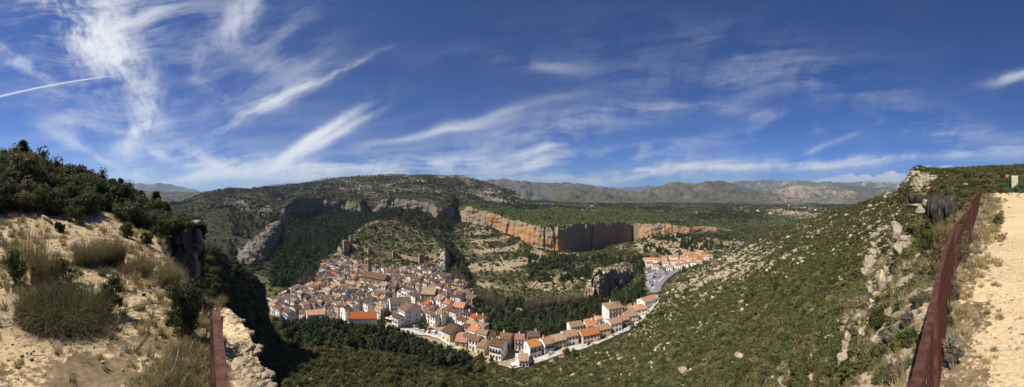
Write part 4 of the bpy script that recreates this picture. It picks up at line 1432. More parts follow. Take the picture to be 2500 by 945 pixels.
def grow():
    # --- hillside under the viewpoint
    def w(P, x, y, r, T, up, at_):
        n = fbm(P, .03, 3, 501)
        sz = np.clip(.6 + r / 200, .6, 2.0)
        bare = sstep(.2, .55, np.maximum(at_['rock'], at_['soil'] * .8) + .35 * fbm(P, .12, 3, 502))
        return (1.0 + .5 * n) * (1 - .9 * bare) * (1 - .93 * blob(x, y, 2255, 442, 62, 36)) / sz ** 2 * clear(x, y) * (T > .2) * (T < 4.6) * (y > 380) * (y < 1150) * np.where((r < 40) & (x > 2040), .35, 1)
    q, x, y, r = sample(pS, 62000, w)
    sz = np.clip(.55 + r / 230, .5, 1.7) * np.exp(rng.normal(size=len(q)) * .42)
    sz = np.where(r < 16, np.minimum(sz, .55), sz)
    left = (x < 1180) & (rng.random(len(q)) < .85)
    q[:, 2] -= .06 * sz
    rz = U(len(q), 0, 6.28)
    a = ~left
    stuff('hillside_scrub', q[a], sz[a], sz[a] * U(a.sum(), .45, .9), rz[a], K_bush, .12)
    stuff('wooded_slope', q[left], sz[left] * 1.15, sz[left] * U(left.sum(), .9, 1.7), rz[left], K_dark, .1)

    # pale stones on the slope
    def w(P, x, y, r, T, up, at_):
        n = fbm(P, .10, 3, 503)
        return sstep(.10, .50, np.maximum(at_['rock'], at_['soil'] * .7) + .45 * n) * clear(x, y) * (T > .6) * (T < 4.4) / np.clip(r / 60, .5, 4) ** .8 + .006 * (x > 1500)
    q, x, y, r = sample(pS, 13000, w)
    sz = np.exp(rng.normal(size=len(q)) * .5) * np.clip(.22 + r / 330, .20, .95)
    sz = np.where(r < 14, np.minimum(sz, .3), sz)
    q[:, 2] += .06 * sz
    stuff('hillside_stones', q, sz * 1.3, sz * U(len(q), .5, 1.0), U(len(q), 0, 6.28), K_rock, .35)

    # pines along the foot of the slope, above the village
    def w(P, x, y, r, T, up, at_):
        return clear(x, y) * (T > 3.0) * (T < 4.02) * ((x > 690) & (x < 1140)) * sstep(.0, .25, fbm(P, .05, 3, 504) + .25) * (y < 900)
    q, x, y, r = sample(pS, 620, w)
    h = U(len(q), 2.6, 6.0)
    stuff('slope_pines', q, h * U(len(q), .9, 1.3), h, U(len(q), 0, 6.28), K_pine)

    # --- valley floor, the middle slope and the foot of the walls
    def w(P, x, y, r, T, up, at_):
        n = fbm(P, .04, 3, 505)
        bare = sstep(.25, .6, np.maximum(at_['rock'], at_['soil']) + .3 * n)
        return (1 + .6 * n) * (1 - .85 * bare) * clear(x, y) * (T > 1.0) * (y > 500) * (y < 900) * (x > 640) * (x < 1960) * np.where(x < 800, .4, 1)
    q, x, y, r = sample(pV, 17000, w)
    sz = np.exp(rng.normal(size=len(q)) * .4) * (1.0 + r / 330)
    stuff('valley_scrub', q, sz, sz * U(len(q), .7, 1.2), U(len(q), 0, 6.28), K_bush, .1)

    def w(P, x, y, r, T, up, at_):
        return sstep(.1, .45, at_['rock'] + .4 * fbm(P, .1, 3, 506)) * clear(x, y) * (T > 2) * (x > 1090)
    q, x, y, r = sample(pV, 5200, w)
    sz = np.exp(rng.normal(size=len(q)) * .45) * 1.1
    stuff('valley_stones', q, sz * 1.3, sz * .7, U(len(q), 0, 6.28), K_rockg, .3)

    # riverside trees and the wood at the foot of the walls
    def w(P, x, y, r, T, up, at_):
        n = fbm(P, .045, 3, 507) + .15
        riv = in_poly(x, y, [(1090, 640), (1135, 690), (1180, 722), (1260, 740), (1420, 742), (1480, 735), (1560, 690), (1575, 640), (1600, 640), (1575, 720), (1500, 760), (1475, 790), (1395, 800), (1340, 830), (1210, 818), (1155, 780), (1155, 720)])
        g2 = (x > 1570) * (x < 1800) * (y > 568) * (y < 625) * .32 * sstep(0, .2, n - .2)
        g3 = (x > 660) * (x < 800) * (y < 700) * (y > 560) * 1.0
        g4 = (x > 1290) * (x < 1570) * (y > 626) * (y < 690) * .5 * sstep(-.1, .3, n)
        g5 = in_poly(x, y, [(770, 690), (800, 640), (830, 620), (840, 640), (790, 700)]) * .6
        g6 = in_poly(x, y, [(1085, 610), (1120, 620), (1160, 700), (1180, 735), (1130, 720), (1095, 680)]) * .7
        return (riv * sstep(-.15, .2, n) + g2 + g3 + g4 + g5 + g6) * clear(x, y) * ~in_poly(x, y, RIVER) * ~in_poly(x, y, FIELD)
    q, x, y, r = sample(pV, 3600, w)
    h = U(len(q), 3.0, 7.0) * np.where(x < 800, 1.25, 1)
    stuff('valley_trees', q, h * U(len(q), .9, 1.35), h, U(len(q), 0, 6.28), K_pine)

    def w(P, x, y, r, T, up, at_):
        return (in_poly(x, y, RIVER) + .8 * in_poly(x, y, [(720, 712), (745, 680), (775, 690), (760, 712)])) * clear(x, y) * (fbm(P, .06, 3, 508) > -.12)
    q, x, y, r = sample(pV, 900, w)
    h = U(len(q), 4, 8.5)
    stuff('bare_river_trees', q, h * 1.2, h, U(len(q), 0, 6.28), K_bare)

    # --- castle hill
    def w(P, x, y, r, T, up, at_):
        return (1 + .7 * fbm(P, .06, 3, 509)) * (T > .8) * (T < 4.3) * sstep(.75, .35, at_['rock']) + .1 * (T > 1)
    q, x, y, r = sample(pC, 4200, w)
    sz = np.exp(rng.normal(size=len(q)) * .42) * 1.5
    stuff('castle_scrub', q, sz, sz * U(len(q), .7, 1.2), U(len(q), 0, 6.28), K_bush, .1)
    q, x, y, r = sample(pC, 1700, lambda P, x, y, r, T, up, at_: (T > .8) * (T < 4.2) * sstep(.0, .4, at_['rock'] + .2))
    sz = np.exp(rng.normal(size=len(q)) * .4) * 1.1
    stuff('castle_stones', q, sz * 1.2, sz * .8, U(len(q), 0, 6.28), K_rockg, .3)

    # --- table land
    def w(P, x, y, r, T, up, at_):
        n = fbm(P, .012, 4, 510)
        return np.where(T > 2.06, 1.0, .6 * (T < .9)) * (1 + 1.1 * n) * (r < 2600) / (np.clip(r / 500, 1, 5) ** 1.4) * (1 - .6 * sstep(.4, .8, at_['soil']))
    q, x, y, r = sample(pM, 26000, w)
    sz = np.exp(rng.normal(size=len(q)) * .4) * np.clip(r / 260, 1.6, 7)
    stuff('table_land_scrub', q, sz, sz * .62, U(len(q), 0, 6.28), K_dot)
    q, x, y, r = sample(pM, 5000, lambda P, x, y, r, T, up, at_: (T > 2.1) * (r < 2800) * sstep(.0, .3, fbm(P, .006, 4, 511)) / np.clip(r / 500, 1, 6))
    h = U(len(q), 3, 6.5) * np.clip(r / 700, .9, 2)
    stuff('table_land_pines', q, h * 1.25, h * .9, U(len(q), 0, 6.28), K_pined)

    # --- the ridge
    def w(P, x, y, r, T, up, at_):
        return np.where(T > 4.02, 1.0, np.where(T < 2.95, .8, .25)) * (1 + .9 * fbm(P, .01, 4, 512)) * (1 - .75 * sstep(.35, .7, at_['rock'])) / np.clip(r / 600, .6, 2.5) ** 1.2 * (x < 1300) * (y < 700)
    q, x, y, r = sample(pR, 30000, w)
    sz = np.exp(rng.normal(size=len(q)) * .4) * np.clip(r / 260, 1.5, 4.2)
    stuff('ridge_scrub', q, sz, sz * .62, U(len(q), 0, 6.28), K_dotr)
    q, x, y, r = sample(pR, 4600, lambda P, x, y, r, T, up, at_: sstep(.1, .5, at_['rock'] + .3 * fbm(P, .02, 3, 515)) * (T > 2) * (T < 7) * (x < 1290))
    sz = np.exp(rng.normal(size=len(q)) * .4) * np.clip(r / 330, 1.2, 4)
    stuff('ridge_stones', q, sz * 1.3, sz * .6, U(len(q), 0, 6.28), K_rockg, .3)
    q, x, y, r = sample(pR, 5200, lambda P, x, y, r, T, up, at_: (T > .6) * (T < 2.98) * (x > 560) * (x < 1110) * np.where(x < 660, .12, 1) * np.where(x > 950, .45, 1) * (1 + .5 * fbm(P, .02, 3, 513)))
    h = U(len(q), 5, 10.5)
    stuff('ridge_pines', q, h * U(len(q), .85, 1.2), h, U(len(q), 0, 6.28), K_pined)
    q, x, y, r = sample(pSP, 420, lambda P, x, y, r, T, up, at_: (T > 1.4) * 1.0)
    sz = U(len(q), .8, 2.4)
    stuff('rib_scrub', q, sz, sz * .7, U(len(q), 0, 6.28), K_dot)
    q, x, y, r = sample(pPI, 700, lambda P, x, y, r, T, up, at_: (T > 2.1) * 1.0)
    sz = U(len(q), .6, 2.0)
    stuff('bluff_scrub', q, sz, sz * .7, U(len(q), 0, 6.28), K_bush)

    # --- scrub hill on the left
    def w(P, x, y, r, T, up, at_):
        n = fbm(P, .12, 3, 514)
        m = np.where(x < 225, sstep(4.15, 4.6, T), sstep(4.9, 5.7, T)) * (T < 8.25) * ~((x > 404) & (T > 4.1) & (T < 7.04)) * (x > -90) * (x < 495)
        m = m * (1 - .97 * np.exp(-((x - 249) / 11) ** 2) * (T < 7.0)) * np.where(x > 380, .8, 1) * np.where(x < 240, 1.15, 1)
        return m * (1 + .4 * n) / np.clip(r / 25, .8, 1.6)
    q, x, y, r = sample(pTL, 4200, w)
    sz = np.exp(rng.normal(size=len(q)) * .3) * np.where(x > 330, .75, 1.35) * np.where(r < 22, .75, 1)
    stuff('hill_scrub', q, sz, sz * U(len(q), .8, 1.35), U(len(q), 0, 6.28), K_dark, .1)
    q, x, y, r = sample(pTL, 1500, lambda P, x, y, r, T, up, at_: (x > 300) * (x < 500) * (T > 4.2) * (T < 8))
    sz = np.exp(rng.normal(size=len(q)) * .3) * .55
    stuff('cliff_edge_grass', q, sz, sz * .8, U(len(q), 0, 6.28), K_tuft, .15)

    # --- scrub behind the path on the right
    q, x, y, r = sample(pS, 2600, lambda P, x, y, r, T, up, at_: (x > 2270) * (1 - .95 * blob(x, y, 2275, 432, 60, 26)) * (T > 1.05) * (T < 4.05) * (1 + .6 * fbm(P, .08, 3, 516)) / np.clip(r / 60, 1, 3))
    sz = np.minimum(np.exp(rng.normal(size=len(q)) * .3) * 1.4 * np.clip(r / 90, .9, 1.7), 2.5)
    stuff('path_side_scrub', q, sz, sz * U(len(q), .8, 1.15), U(len(q), 0, 6.28), K_dark, .1)

    # --- dry grass and small scrub between railing and drop
    def w(P, x, y, r, T, up, at_):
        d = P[..., 1] - (.34 + .09 * np.clip(P[..., 0], 0, 7))
        return (x > 1800) * (T > 1.0) * (T < 4.7) * sstep(.12, .5, d) * (1 + .8 * fbm(P, .8, 3, 517)) / np.clip(r / 4, 1, 5)
    q, x, y, r = sample(pTR, 900, w)
    sz = U(len(q), .10, .34) * np.clip(r / 6, .8, 2.0)
    stuff('edge_grass', q, sz, sz * U(len(q), .7, 1.2), U(len(q), 0, 6.28), K_tuft, .2)
    q, x, y, r = sample(pTR, 150, w)
    sz = U(len(q), .15, .5) * np.clip(r / 6, .8, 2.2)
    stuff('edge_scrub', q, sz, sz * .8, U(len(q), 0, 6.28), K_bush, .15)

    def w(P, x, y, r, T, up, at_):
        d = P[..., 1] - (.34 + .09 * np.clip(P[..., 0], 0, 7))
        return (x > 2200) * (T > .8) * (T < 4.2) * np.exp(-((d + .38) / (.28 + .02 * r)) ** 2) * (d < -.04) * (.4 + 1.2 * (fbm(P, .9, 3, 519) > 0)) / np.clip(r / 4, 1, 5)
    q, x, y, r = sample(pTR, 700, w)
    sz = U(len(q), .05, .22) * np.clip(r / 5, .8, 2.4)
    stuff('path_edge_grass', q, sz * 1.3, sz * U(len(q), .5, 1.0), U(len(q), 0, 6.28), K_tuft, .3)
    q, x, y, r = sample(pTR, 420, w)
    sz = U(len(q), .03, .09) * np.clip(r / 5, .8, 2.0)
    stuff('path_edge_stones', q, sz * 1.3, sz * .8, U(len(q), 0, 6.28), K_rock, .3)
    # --- gravel on the bare ground
    def w(P, x, y, r, T, up, at_):
        return (T < 4.6) * sstep(.2, .5, at_['soil'] + .3 * fbm(P, 1.2, 3, 518)) / np.clip(r / 3, 1, 8) ** 1.6 * (r > .6)
    q1, x, y, r1 = sample(pTL, 3800, w)
    q2, x, y, r2 = sample(pTR, 2600, lambda P, x, y, r, T, up, at_: w(P, x, y, r, T, up, at_) * ((x > 2200) | (x < 640)))
    q = np.concatenate([q1, q2])
    r = np.concatenate([r1, r2])
    sz = np.exp(rng.normal(size=len(q)) * .45) * .013 * np.clip(r / 3, 1, 3.0)
    stuff('gravel', q, sz * 1.3, sz * .8, U(len(q), 0, 6.28), K_pebble, .4)
    # dead twigs and litter
    q1, x, y, r1 = sample(pTL, 520, lambda P, x, y, r, T, up, at_: (T < 4.9) * (T > .9) * (x > -80) * (x < 560) * (.25 + blob(x, y, 420, 800, 130, 120) + .6 * blob(x, y, 240, 720, 160, 70)) / np.clip(r / 4, 1, 4))
    q2, x, y, r2 = sample(pTR, 260, lambda P, x, y, r, T, up, at_: (x > 2290) * (T > .8) * (T < 4) * np.exp(-((P[..., 1] - .2) / .7) ** 2) / np.clip(r / 4, 1, 4))
    q = np.concatenate([q1, q2])
    sz = U(len(q), .08, .34) * np.clip(np.concatenate([r1, r2 * .5]) / 5, .5, 2)
    q[:, 2] += .01
    stuff('litter', q, sz, sz, U(len(q), 0, 6.28), K_twig, .12)
    # dead grass on the left terrace
    def w(P, x, y, r, T, up, at_):
        return (T < 4.9) * (T > 1.2) * (.10 + .9 * blob(x, y, 430, 860, 100, 110) + .7 * blob(x, y, 330, 700, 90, 60) + .3 * (x < 60)) * (x > -80) * (x < 560) / np.clip(r / 4, 1, 4)
    q1, x, y, r1 = sample(pTL, 900, w)
    q2, x, y, r2 = sample(pTR, 260, lambda P, x, y, r, T, up, at_: w(P, x, y, r, T, up, at_) * (x < 545))
    q = np.concatenate([q1, q2])
    r = np.concatenate([r1, r2])
    sz = U(len(q), .08, .26) * np.clip(r / 4, .8, 2.2)
    stuff('terrace_grass', q, sz, sz * U(len(q), .5, 1.0), U(len(q), 0, 6.28), K_tuft, .25)


FIELD = [(648, 722), (655, 700), (672, 702), (682, 712), (668, 728), (650, 732)]
grow()

# ------------------------------------------------------------------ the village
W_white = flat_mat('whitewash', (.74, .71, .65), (.84, .81, .76), .7, .9, .1, rnd=.08)
W_cream = flat_mat('cream_render', (.52, .42, .29), (.66, .55, .40), .8, .9, .1, rnd=.12)
W_ochre = flat_mat('bare_masonry', (.26, .18, .11), (.42, .31, .20), 1.2, .95, .05, rnd=.15)
W_pink = flat_mat('pink_render', (.50, .30, .23), (.62, .42, .33), .8, .9, .1, rnd=.1)
W_stone = flat_mat('old_stone_wall', (.25, .175, .10), (.43, .32, .20), .8, .95, .05, bumpd=.1)


def roof_mat(name, c0, c1, c2):
    m, t, b = new_mat(name)
    tc = t.n('ShaderNodeTexCoord').outputs['Object']
    sp = t.n('ShaderNodeSeparateXYZ')
    t.L.new(tc, sp.inputs[0])
    n = t.noise(tc, .9, 5, .65)
    n2 = t.noise(t.scalev(tc, (6, .8, .8)), 1.0, 3, .6)
    c = t.mix(t.smooth(n, .36, .64), c0, c1)
    c = t.mix(t.m('MULTIPLY', t.smooth(n2, .50, .68), .7), c, c2)
    wv = t.m('SINE', t.m('MULTIPLY', sp.outputs[0], 2 * math.pi / .42))
    oi = t.n('ShaderNodeObjectInfo').outputs['Random']
    hsv = t.n('ShaderNodeHueSaturation')
    t.L.new(c, hsv.inputs['Color'])
    t.set(hsv.inputs['Value'], t.m('MULTIPLY_ADD', oi, .5, .75))
    t.set(hsv.inputs['Saturation'], t.m('MULTIPLY_ADD', t.m('FRACT', t.m('MULTIPLY', oi, 9.1)), .35, .8))
    t.L.new(hsv.outputs[0], b.inputs['Base Color'])
    bump(t, b, t.m('ADD', wv, t.m('MULTIPLY', n2, 2.0)), .6, .06)
    return m


R_brown = roof_mat('brown_tiles', (.095, .053, .031), (.165, .096, .056), (.235, .152, .093))
R_dark = roof_mat('dark_tiles', (.058, .039, .027), (.105, .067, .043), (.15, .10, .066))
R_tan = roof_mat('tan_tiles', (.23, .142, .082), (.34, .228, .138), (.43, .31, .20))
R_orange = roof_mat('orange_tiles', (.36, .150, .068), (.46, .215, .105), (.48, .28, .16))
R_red = roof_mat('red_tiles', (.36, .110, .060), (.43, .15, .080), (.45, .20, .115))
G_dark = flat_mat('window_dark', (.025, .022, .02), (.06, .05, .042), 3, .35, .5)
G_wood = flat_mat('door_wood', (.09, .05, .028), (.16, .09, .05), 3, .7)
P_pale = flat_mat('pale_concrete', (.40, .37, .32), (.54, .50, .44), .5, .95, .05)
P_asph = flat_mat('asphalt', (.17, .17, .17), (.24, .24, .235), .6, .95, .05)
WALLS = {'white': W_white, 'cream': W_cream, 'bare brown': W_ochre, 'pink': W_pink}
ROOFS = {'brown': R_brown, 'dark brown': R_dark, 'tan': R_tan, 'orange': R_orange, 'red': R_red}

_b = MB()
_b.box(-.42, .42, -.07, .05, 0, 1.15)
ME_win = _b.mesh('window', G_dark)
_b = MB()
_b.box(-.5, .5, -.07, .05, 0, 2.1)
ME_door = _b.mesh('door', G_wood)
_b = MB()
_b.box(-.8, .8, -.55, .04, -.12, 0)
for _i in range(9):
    _b.box(-.8 + _i * .195, -.77 + _i * .195, -.55, -.52, 0, .9)
_b.box(-.8, .8, -.56, -.51, .9, .94)
ME_balc = _b.mesh('balcony', [G_dark])
_b = MB()
_b.box(-.3, .3, -.25, .25, -1.0, 1.0, 0)
_b.box(-.38, .38, -.33, .33, 1.0, 1.1, 1)
ME_chim = _b.mesh('chimney', [W_white, R_brown])


def house(loc, w, d, h, rz, kind='gable', wall='white', roof='brown', nwin=3, side=True, label=None, group=None, name='house', cat='house', pitch=.38, door=True, floors=None, balc=False, chim=True, deep=4.0):
    """a tiled house; local x along its front, the front looks towards -y"""
    e = empty(name, loc, rz)
    tag(e, label, cat, group)
    wm, rm = WALLS[wall], ROOFS[roof]
    b, r = MB(), MB()
    o, t = .32, .22
    if kind == 'gable':
        p = d / 2 * pitch
        b.prism_x([(-d / 2, -deep), (d / 2, -deep), (d / 2, h), (0, h + p), (-d / 2, h)], -w / 2, w / 2)
        z0 = h - o * pitch + .03
        r.prism_x([(-d / 2 - o, z0), (0, h + p + .03), (d / 2 + o, z0), (d / 2 + o, z0 + t), (0, h + p + .03 + t), (-d / 2 - o, z0 + t)], -w / 2 - .18, w / 2 + .18)
    elif kind == 'shed':
        p = d * pitch * .62
        b.prism_x([(-d / 2, -deep), (d / 2, -deep), (d / 2, h + p), (-d / 2, h)], -w / 2, w / 2)
        k = p / d
        r.prism_x([(-d / 2 - o, h - o * k + .03), (d / 2 + .1, h + p + .1 * k + .03), (d / 2 + .1, h + p + .1 * k + .03 + t), (-d / 2 - o, h - o * k + .03 + t)], -w / 2 - .15, w / 2 + .15)
    elif kind == 'hip':
        b.box(-w / 2, w / 2, -d / 2, d / 2, -deep, h)
        a = min(w, d) / 2 * pitch * 1.05
        W2, D2 = w / 2 + o, d / 2 + o
        rx = max(0, W2 - D2)
        ry = max(0, D2 - W2)
        v = [(-W2, -D2, h + .02), (W2, -D2, h + .02), (W2, D2, h + .02), (-W2, D2, h + .02),
             (-W2, -D2, h + .2), (W2, -D2, h + .2), (W2, D2, h + .2), (-W2, D2, h + .2), (-rx, -ry, h + .2 + a), (rx, ry, h + .2 + a)]
        f = [(3, 2, 1, 0), (0, 1, 5, 4), (1, 2, 6, 5), (2, 3, 7, 6), (3, 0, 4, 7)]
        f += [(4, 5, 9, 8), (6, 7, 8, 9), (5, 6, 9), (7, 4, 8)] if rx > 0 else [(4, 5, 8), (6, 7, 9), (5, 6, 9, 8), (7, 4, 8, 9)]
        r.add(v, f)
    else:
        b.box(-w / 2, w / 2, -d / 2, d / 2, -deep, h)
        r.box(-w / 2 + .25, w / 2 - .25, -d / 2 + .25, d / 2 - .25, h - .05, h + .06)
        for x0, x1, y0, y1 in ((-w / 2, w / 2, -d / 2, -d / 2 + .2), (-w / 2, w / 2, d / 2 - .2, d / 2), (-w / 2, -w / 2 + .2, -d / 2 + .2, d / 2 - .2), (w / 2 - .2, w / 2, -d / 2 + .2, d / 2 - .2)):
            b.box(x0, x1, y0, y1, h + .002, h + .55)
    b.build('wall', wm, e)
    ro = r.build('roof', rm, e)
    if chim and kind != 'flat' and random.random() < .6:
        cx = random.uniform(-.3, .3) * w
        cyy = random.uniform(.05, .3) * d
        zz = h + (d / 2 - abs(cyy)) * pitch if kind == 'gable' else h + .5 * d * pitch * .62 + .6
        obj('chimney', ME_chim, ro, (cx, cyy, zz + .55))
    fl = floors or max(1, int(round(h / 2.75)))
    for k in range(fl):
        z = 1.0 + k * (h - .3) / fl
        for i in range(nwin):
            xw = -w / 2 + (i + .5 + random.uniform(-.08, .08)) * w / nwin
            if k == 0 and door and i == nwin // 2:
                obj('door', ME_door, e, (xw, -d / 2, .05))
            elif k or random.random() < .75:
                obj('window', ME_win, e, (xw, -d / 2, z))
                if balc and k:
                    obj('balcony', ME_balc, e, (xw, -d / 2, z - .1))
        if side:
            for sgn in (-1, 1):
                for i in range(2):
                    if random.random() < .6:
                        obj('window', ME_win, e, (sgn * w / 2, (-.22 + .44 * i) * d, z + .1), sgn * math.pi / 2)
    return e


ORD = ['first', 'second', 'third', 'fourth', 'fifth', 'sixth', 'seventh', 'eighth', 'ninth', 'tenth', 'eleventh', 'twelfth', 'thirteenth', 'fourteenth', 'fifteenth', 'sixteenth',
       'seventeenth', 'eighteenth', 'nineteenth', 'twentieth', '21st', '22nd', '23rd', '24th', '25th', '26th', '27th', '28th', '29th', '30th', '31st', '32nd', '33rd', '34th', '35th', '36th', '37th', '38th', '39th', '40th']

OLD = [(655, 765), (668, 748), (700, 735), (745, 712), (778, 700), (776, 680), (790, 645), (830, 638), (880, 655), (940, 662), (990, 668), (1060, 670), (1092, 686),
       (1122, 703), (1155, 722), (1155, 748), (1145, 775), (1175, 800), (1200, 815), (1215, 835), (1200, 850), (1160, 850), (1130, 838), (1095, 815), (1010, 806), (975, 800),
       (925, 800), (860, 790), (800, 788), (720, 790), (680, 778)]
# areas inside the village kept for the church, the hall, the square, the car park and other single buildings
HOLES = [[(847, 768), (925, 764), (928, 806), (847, 800)], [(742, 764), (795, 762), (795, 790), (742, 790)], [(932, 768), (990, 764), (988, 798), (930, 796)],
         [(888, 668), (945, 668), (950, 706), (888, 702)], [(1002, 798), (1098, 796), (1105, 840), (1000, 832)], [(1026, 718), (1068, 716), (1068, 748), (1026, 748)],
         [(980, 752), (1032, 752), (1034, 798), (980, 798)], [(942, 738), (1010, 730), (1012, 772), (942, 774)], [(1100, 748), (1146, 748), (1146, 782), (1100, 782)],
         [(1088, 808), (1130, 806), (1148, 850), (1088, 848)]]


def vground(x, y):
    return ground(x, y, [pV])


NEAR_HOUSES = 262


def melt(name, roots):
    bpy.context.view_layer.update()
    Vs, qs, mi, mats, todo = [], [], [], [], []
    b = 0
    for r in roots:
        stack = [r]
        while stack:
            o = stack.pop()
            todo.append(o)
            stack += list(o.children)
            if o.type != 'MESH':
                continue
            me = o.data
            M = np.array(o.matrix_world)
            v = np.empty(len(me.vertices) * 3, np.float32)
            me.vertices.foreach_get('co', v)
            v = v.reshape(-1, 3) @ M[:3, :3].T + M[:3, 3]
            Vs.append(v)
            ids = []
            for m in me.materials:
                if m not in mats:
                    mats.append(m)
                ids.append(mats.index(m))
            for p in me.polygons:
                qs.append([i + b for i in p.vertices])
                mi.append(ids[p.material_index])
            b += len(v)
    for o in reversed(todo):
        bpy.data.objects.remove(o)
    if not Vs:
        return
    me = bpy.data.meshes.new(name)
    me.from_pydata(np.concatenate(Vs).tolist(), [], qs)
    for m in mats:
        me.materials.append(m)
    me.polygons.foreach_set('material_index', mi)
    me.update()
    tag(obj(name, me), kind='stuff')


def village():
    n_all = 0
    roots = []
    xs = np.linspace(655, 1215, 120)
    bx = [655, 680, 720, 800, 860, 925, 1010, 1060, 1095, 1130, 1160, 1200, 1215]
    by = [770, 782, 788, 788, 792, 800, 806, 812, 820, 838, 848, 850, 848]
    rb = np.array([(lambda p: math.hypot(p.x, p.y))(vground(x, np.interp(x, bx, by))) for x in xs])
    rb = np.convolve(np.pad(rb, 4, 'edge'), np.ones(9) / 9, 'valid')
    hd = lambda q: -.25 - .45 * az_of(q)                     # heading of the streets
    slx = np.linspace(640, 1240, 300)
    sl = np.array([.3 * math.tan(hd(q) + az_of(q)) for q in slx])
    SL = np.cumsum(sl) * (slx[1] - slx[0])
    SL -= np.interp(930, slx, SL)
    wallk = ['white'] * 78 + ['cream'] * 11 + ['bare brown'] * 7 + ['pink'] * 4
    rowno = -1
    for j in range(-9, 36):
        off = 4 + j * 7.5
        x = 652.0
        cnt = 0
        spec = []
        while x < 1218:
            w = random.uniform(3.5, 6.4)
            r = np.interp(x, xs, rb) + off + np.interp(x, slx, SL) + 2.0 * math.sin(x * .021 + j * 1.7) + 1.4 * math.sin(x * .06 + j)
            dxp = w * .97 * math.cos(hd(x) + az_of(x)) / r * F
            xm = x + dxp / 2
            x += dxp + (random.uniform(2, 3.5) / r * F if random.random() < .08 else .03 / r * F)
            a = az_of(xm)
            X, Y = r * math.sin(a), r * math.cos(a)
            z = drop(X, Y, [pV], -40)
            if z is None:
                continue
            px, py, _ = project(np.array([X, Y, z]))
            if not in_poly(px, py, OLD) or any(in_poly(px, py, q) for q in HOLES):
                continue
            # heading of the street here
            e = 4.0
            def rr(q):
                return np.interp(q, xs, rb) + off + np.interp(q, slx, SL) + 2.0 * math.sin(q * .021 + j * 1.7) + 1.4 * math.sin(q * .06 + j)
            r2 = rr(xm + e)
            a2 = az_of(xm + e)
            tx, ty = r2 * math.sin(a2) - X, r2 * math.cos(a2) - Y
            rz = .5 * math.atan2(ty, tx) + .5 * hd(xm) + random.gauss(0, .09)
            spec.append((X, Y, z, w, rz))
        rowno += 1 if spec else 0
        for i, (X, Y, z, w, rz) in enumerate(spec):
            kind = random.choices(['gable', 'shed', 'hip', 'flat'], [58, 30, 3, 5])[0]
            wall = random.choice(wallk)
            roof = random.choices(['brown', 'dark brown', 'tan', 'orange', 'red'], [44, 28, 22, 4, 2])[0]
            d = random.uniform(4.3, 5.5)
            h = random.choice([4.6, 5.2, 5.8, 6.4, 7.2]) + random.uniform(-.4, .4)
            turn = 0
            ww, dd = w, d
            if random.random() < .14 and kind in ('gable', 'shed'):
                turn = random.choice([-1, 1]) * math.pi / 2
                ww, dd = d, w
            hn = {'gable': 'gabled', 'shed': 'sloping', 'hip': 'hipped', 'flat': 'flat'}[kind]
            lab = f"{wall} house, {roof} {hn} roof, {ORD[i]} from left, {ORD[rowno]} diagonal row from the wood"
            roots.append((math.hypot(X, Y), n_all, house((X, Y, z), ww, dd, h, rz + turn, kind, wall, roof, max(2, int(ww / 2.3)), True, lab, 'houses of the old village', balc=random.random() < .25)))
            n_all += 1
    # the nearest houses stay things; the small far ones under the castle become one mass
    roots.sort(key=lambda q: q[0])
    melt('upper_village', [q[2] for q in roots[NEAR_HOUSES:]])
    return n_all


NH = village()
print('old village houses', NH)


def hero(x, y, wpx, d, h, turn=0.0, patches=None, **k):
    """one particular building: base centre of its near wall in the photograph, width there"""
    p = ground(x, y, patches or [pV, pS])
    r = math.hypot(p.x, p.y)
    w = wpx / F * r
    a = az_of(x)
    rz = -a + turn
    bk = Vector((math.sin(a), math.cos(a), 0)) * (d / 2)
    q = p + bk
    zz = drop(q.x, q.y, patches or [pV, pS], -20)
    zz = p.z if zz is None else (zz + p.z) / 2
    return house((q.x, q.y, zz), w, d, h, rz, deep=6.0, **k)


hero(887, 797, 66, 10, 4.6, roof='red', wall='white', nwin=4, floors=1, chim=False, side=False, label='long low white hall with a bright red tiled roof beside the wood', name='hall', cat='hall', group=None)
hero(769, 787, 44, 8, 4.6, .18, roof='orange', wall='white', nwin=4, floors=1, label='long low white house with bright orange roof near the left village end', group='houses of the old village')
hero(1004, 792, 10, 13, 8.5, 0, wall='white', roof='brown', nwin=3, label='tall white house with a wide gable wall facing the square', group='houses of the old village') if False else None
hero(1000, 794, 30, 12, 8.2, -.95, wall='white', roof='brown', nwin=5, label='tall white gabled house at the right edge of the square', group='houses of the old village', pitch=.42)
hero(976, 769, 52, 9, 8.0, .16, wall='white', roof='brown', nwin=6, balc=True, label='long white brown-roofed house with balconies standing right above the square', group='houses of the old village')
hero(1047, 742, 34, 9, 6.5, -.2, wall='bare brown', roof='tan', nwin=3, floors=2, kind='shed', label='brown open-sided house with a broad tan single-slope roof', group='houses of the old village', chim=False)
hero(1124, 779, 28, 9, 7.0, -.35, wall='pink', roof='orange', nwin=3, label='tall orange-roofed house at the right edge of the old village', group='houses of the old village')
hero(1108, 839, 30, 12, 4.8, -.8, wall='cream', roof='dark brown', nwin=2, floors=1, label='broad dark-roofed warehouse beyond the end of the parked cars', name='warehouse', cat='warehouse', chim=False)
hero(1128, 850, 30, 7, 3.0, -.2, wall='bare brown', roof='red', nwin=2, floors=1, kind='shed', label='low shed with a dull red roof below the dark-roofed warehouse', name='shed', cat='shed', chim=False, side=False)

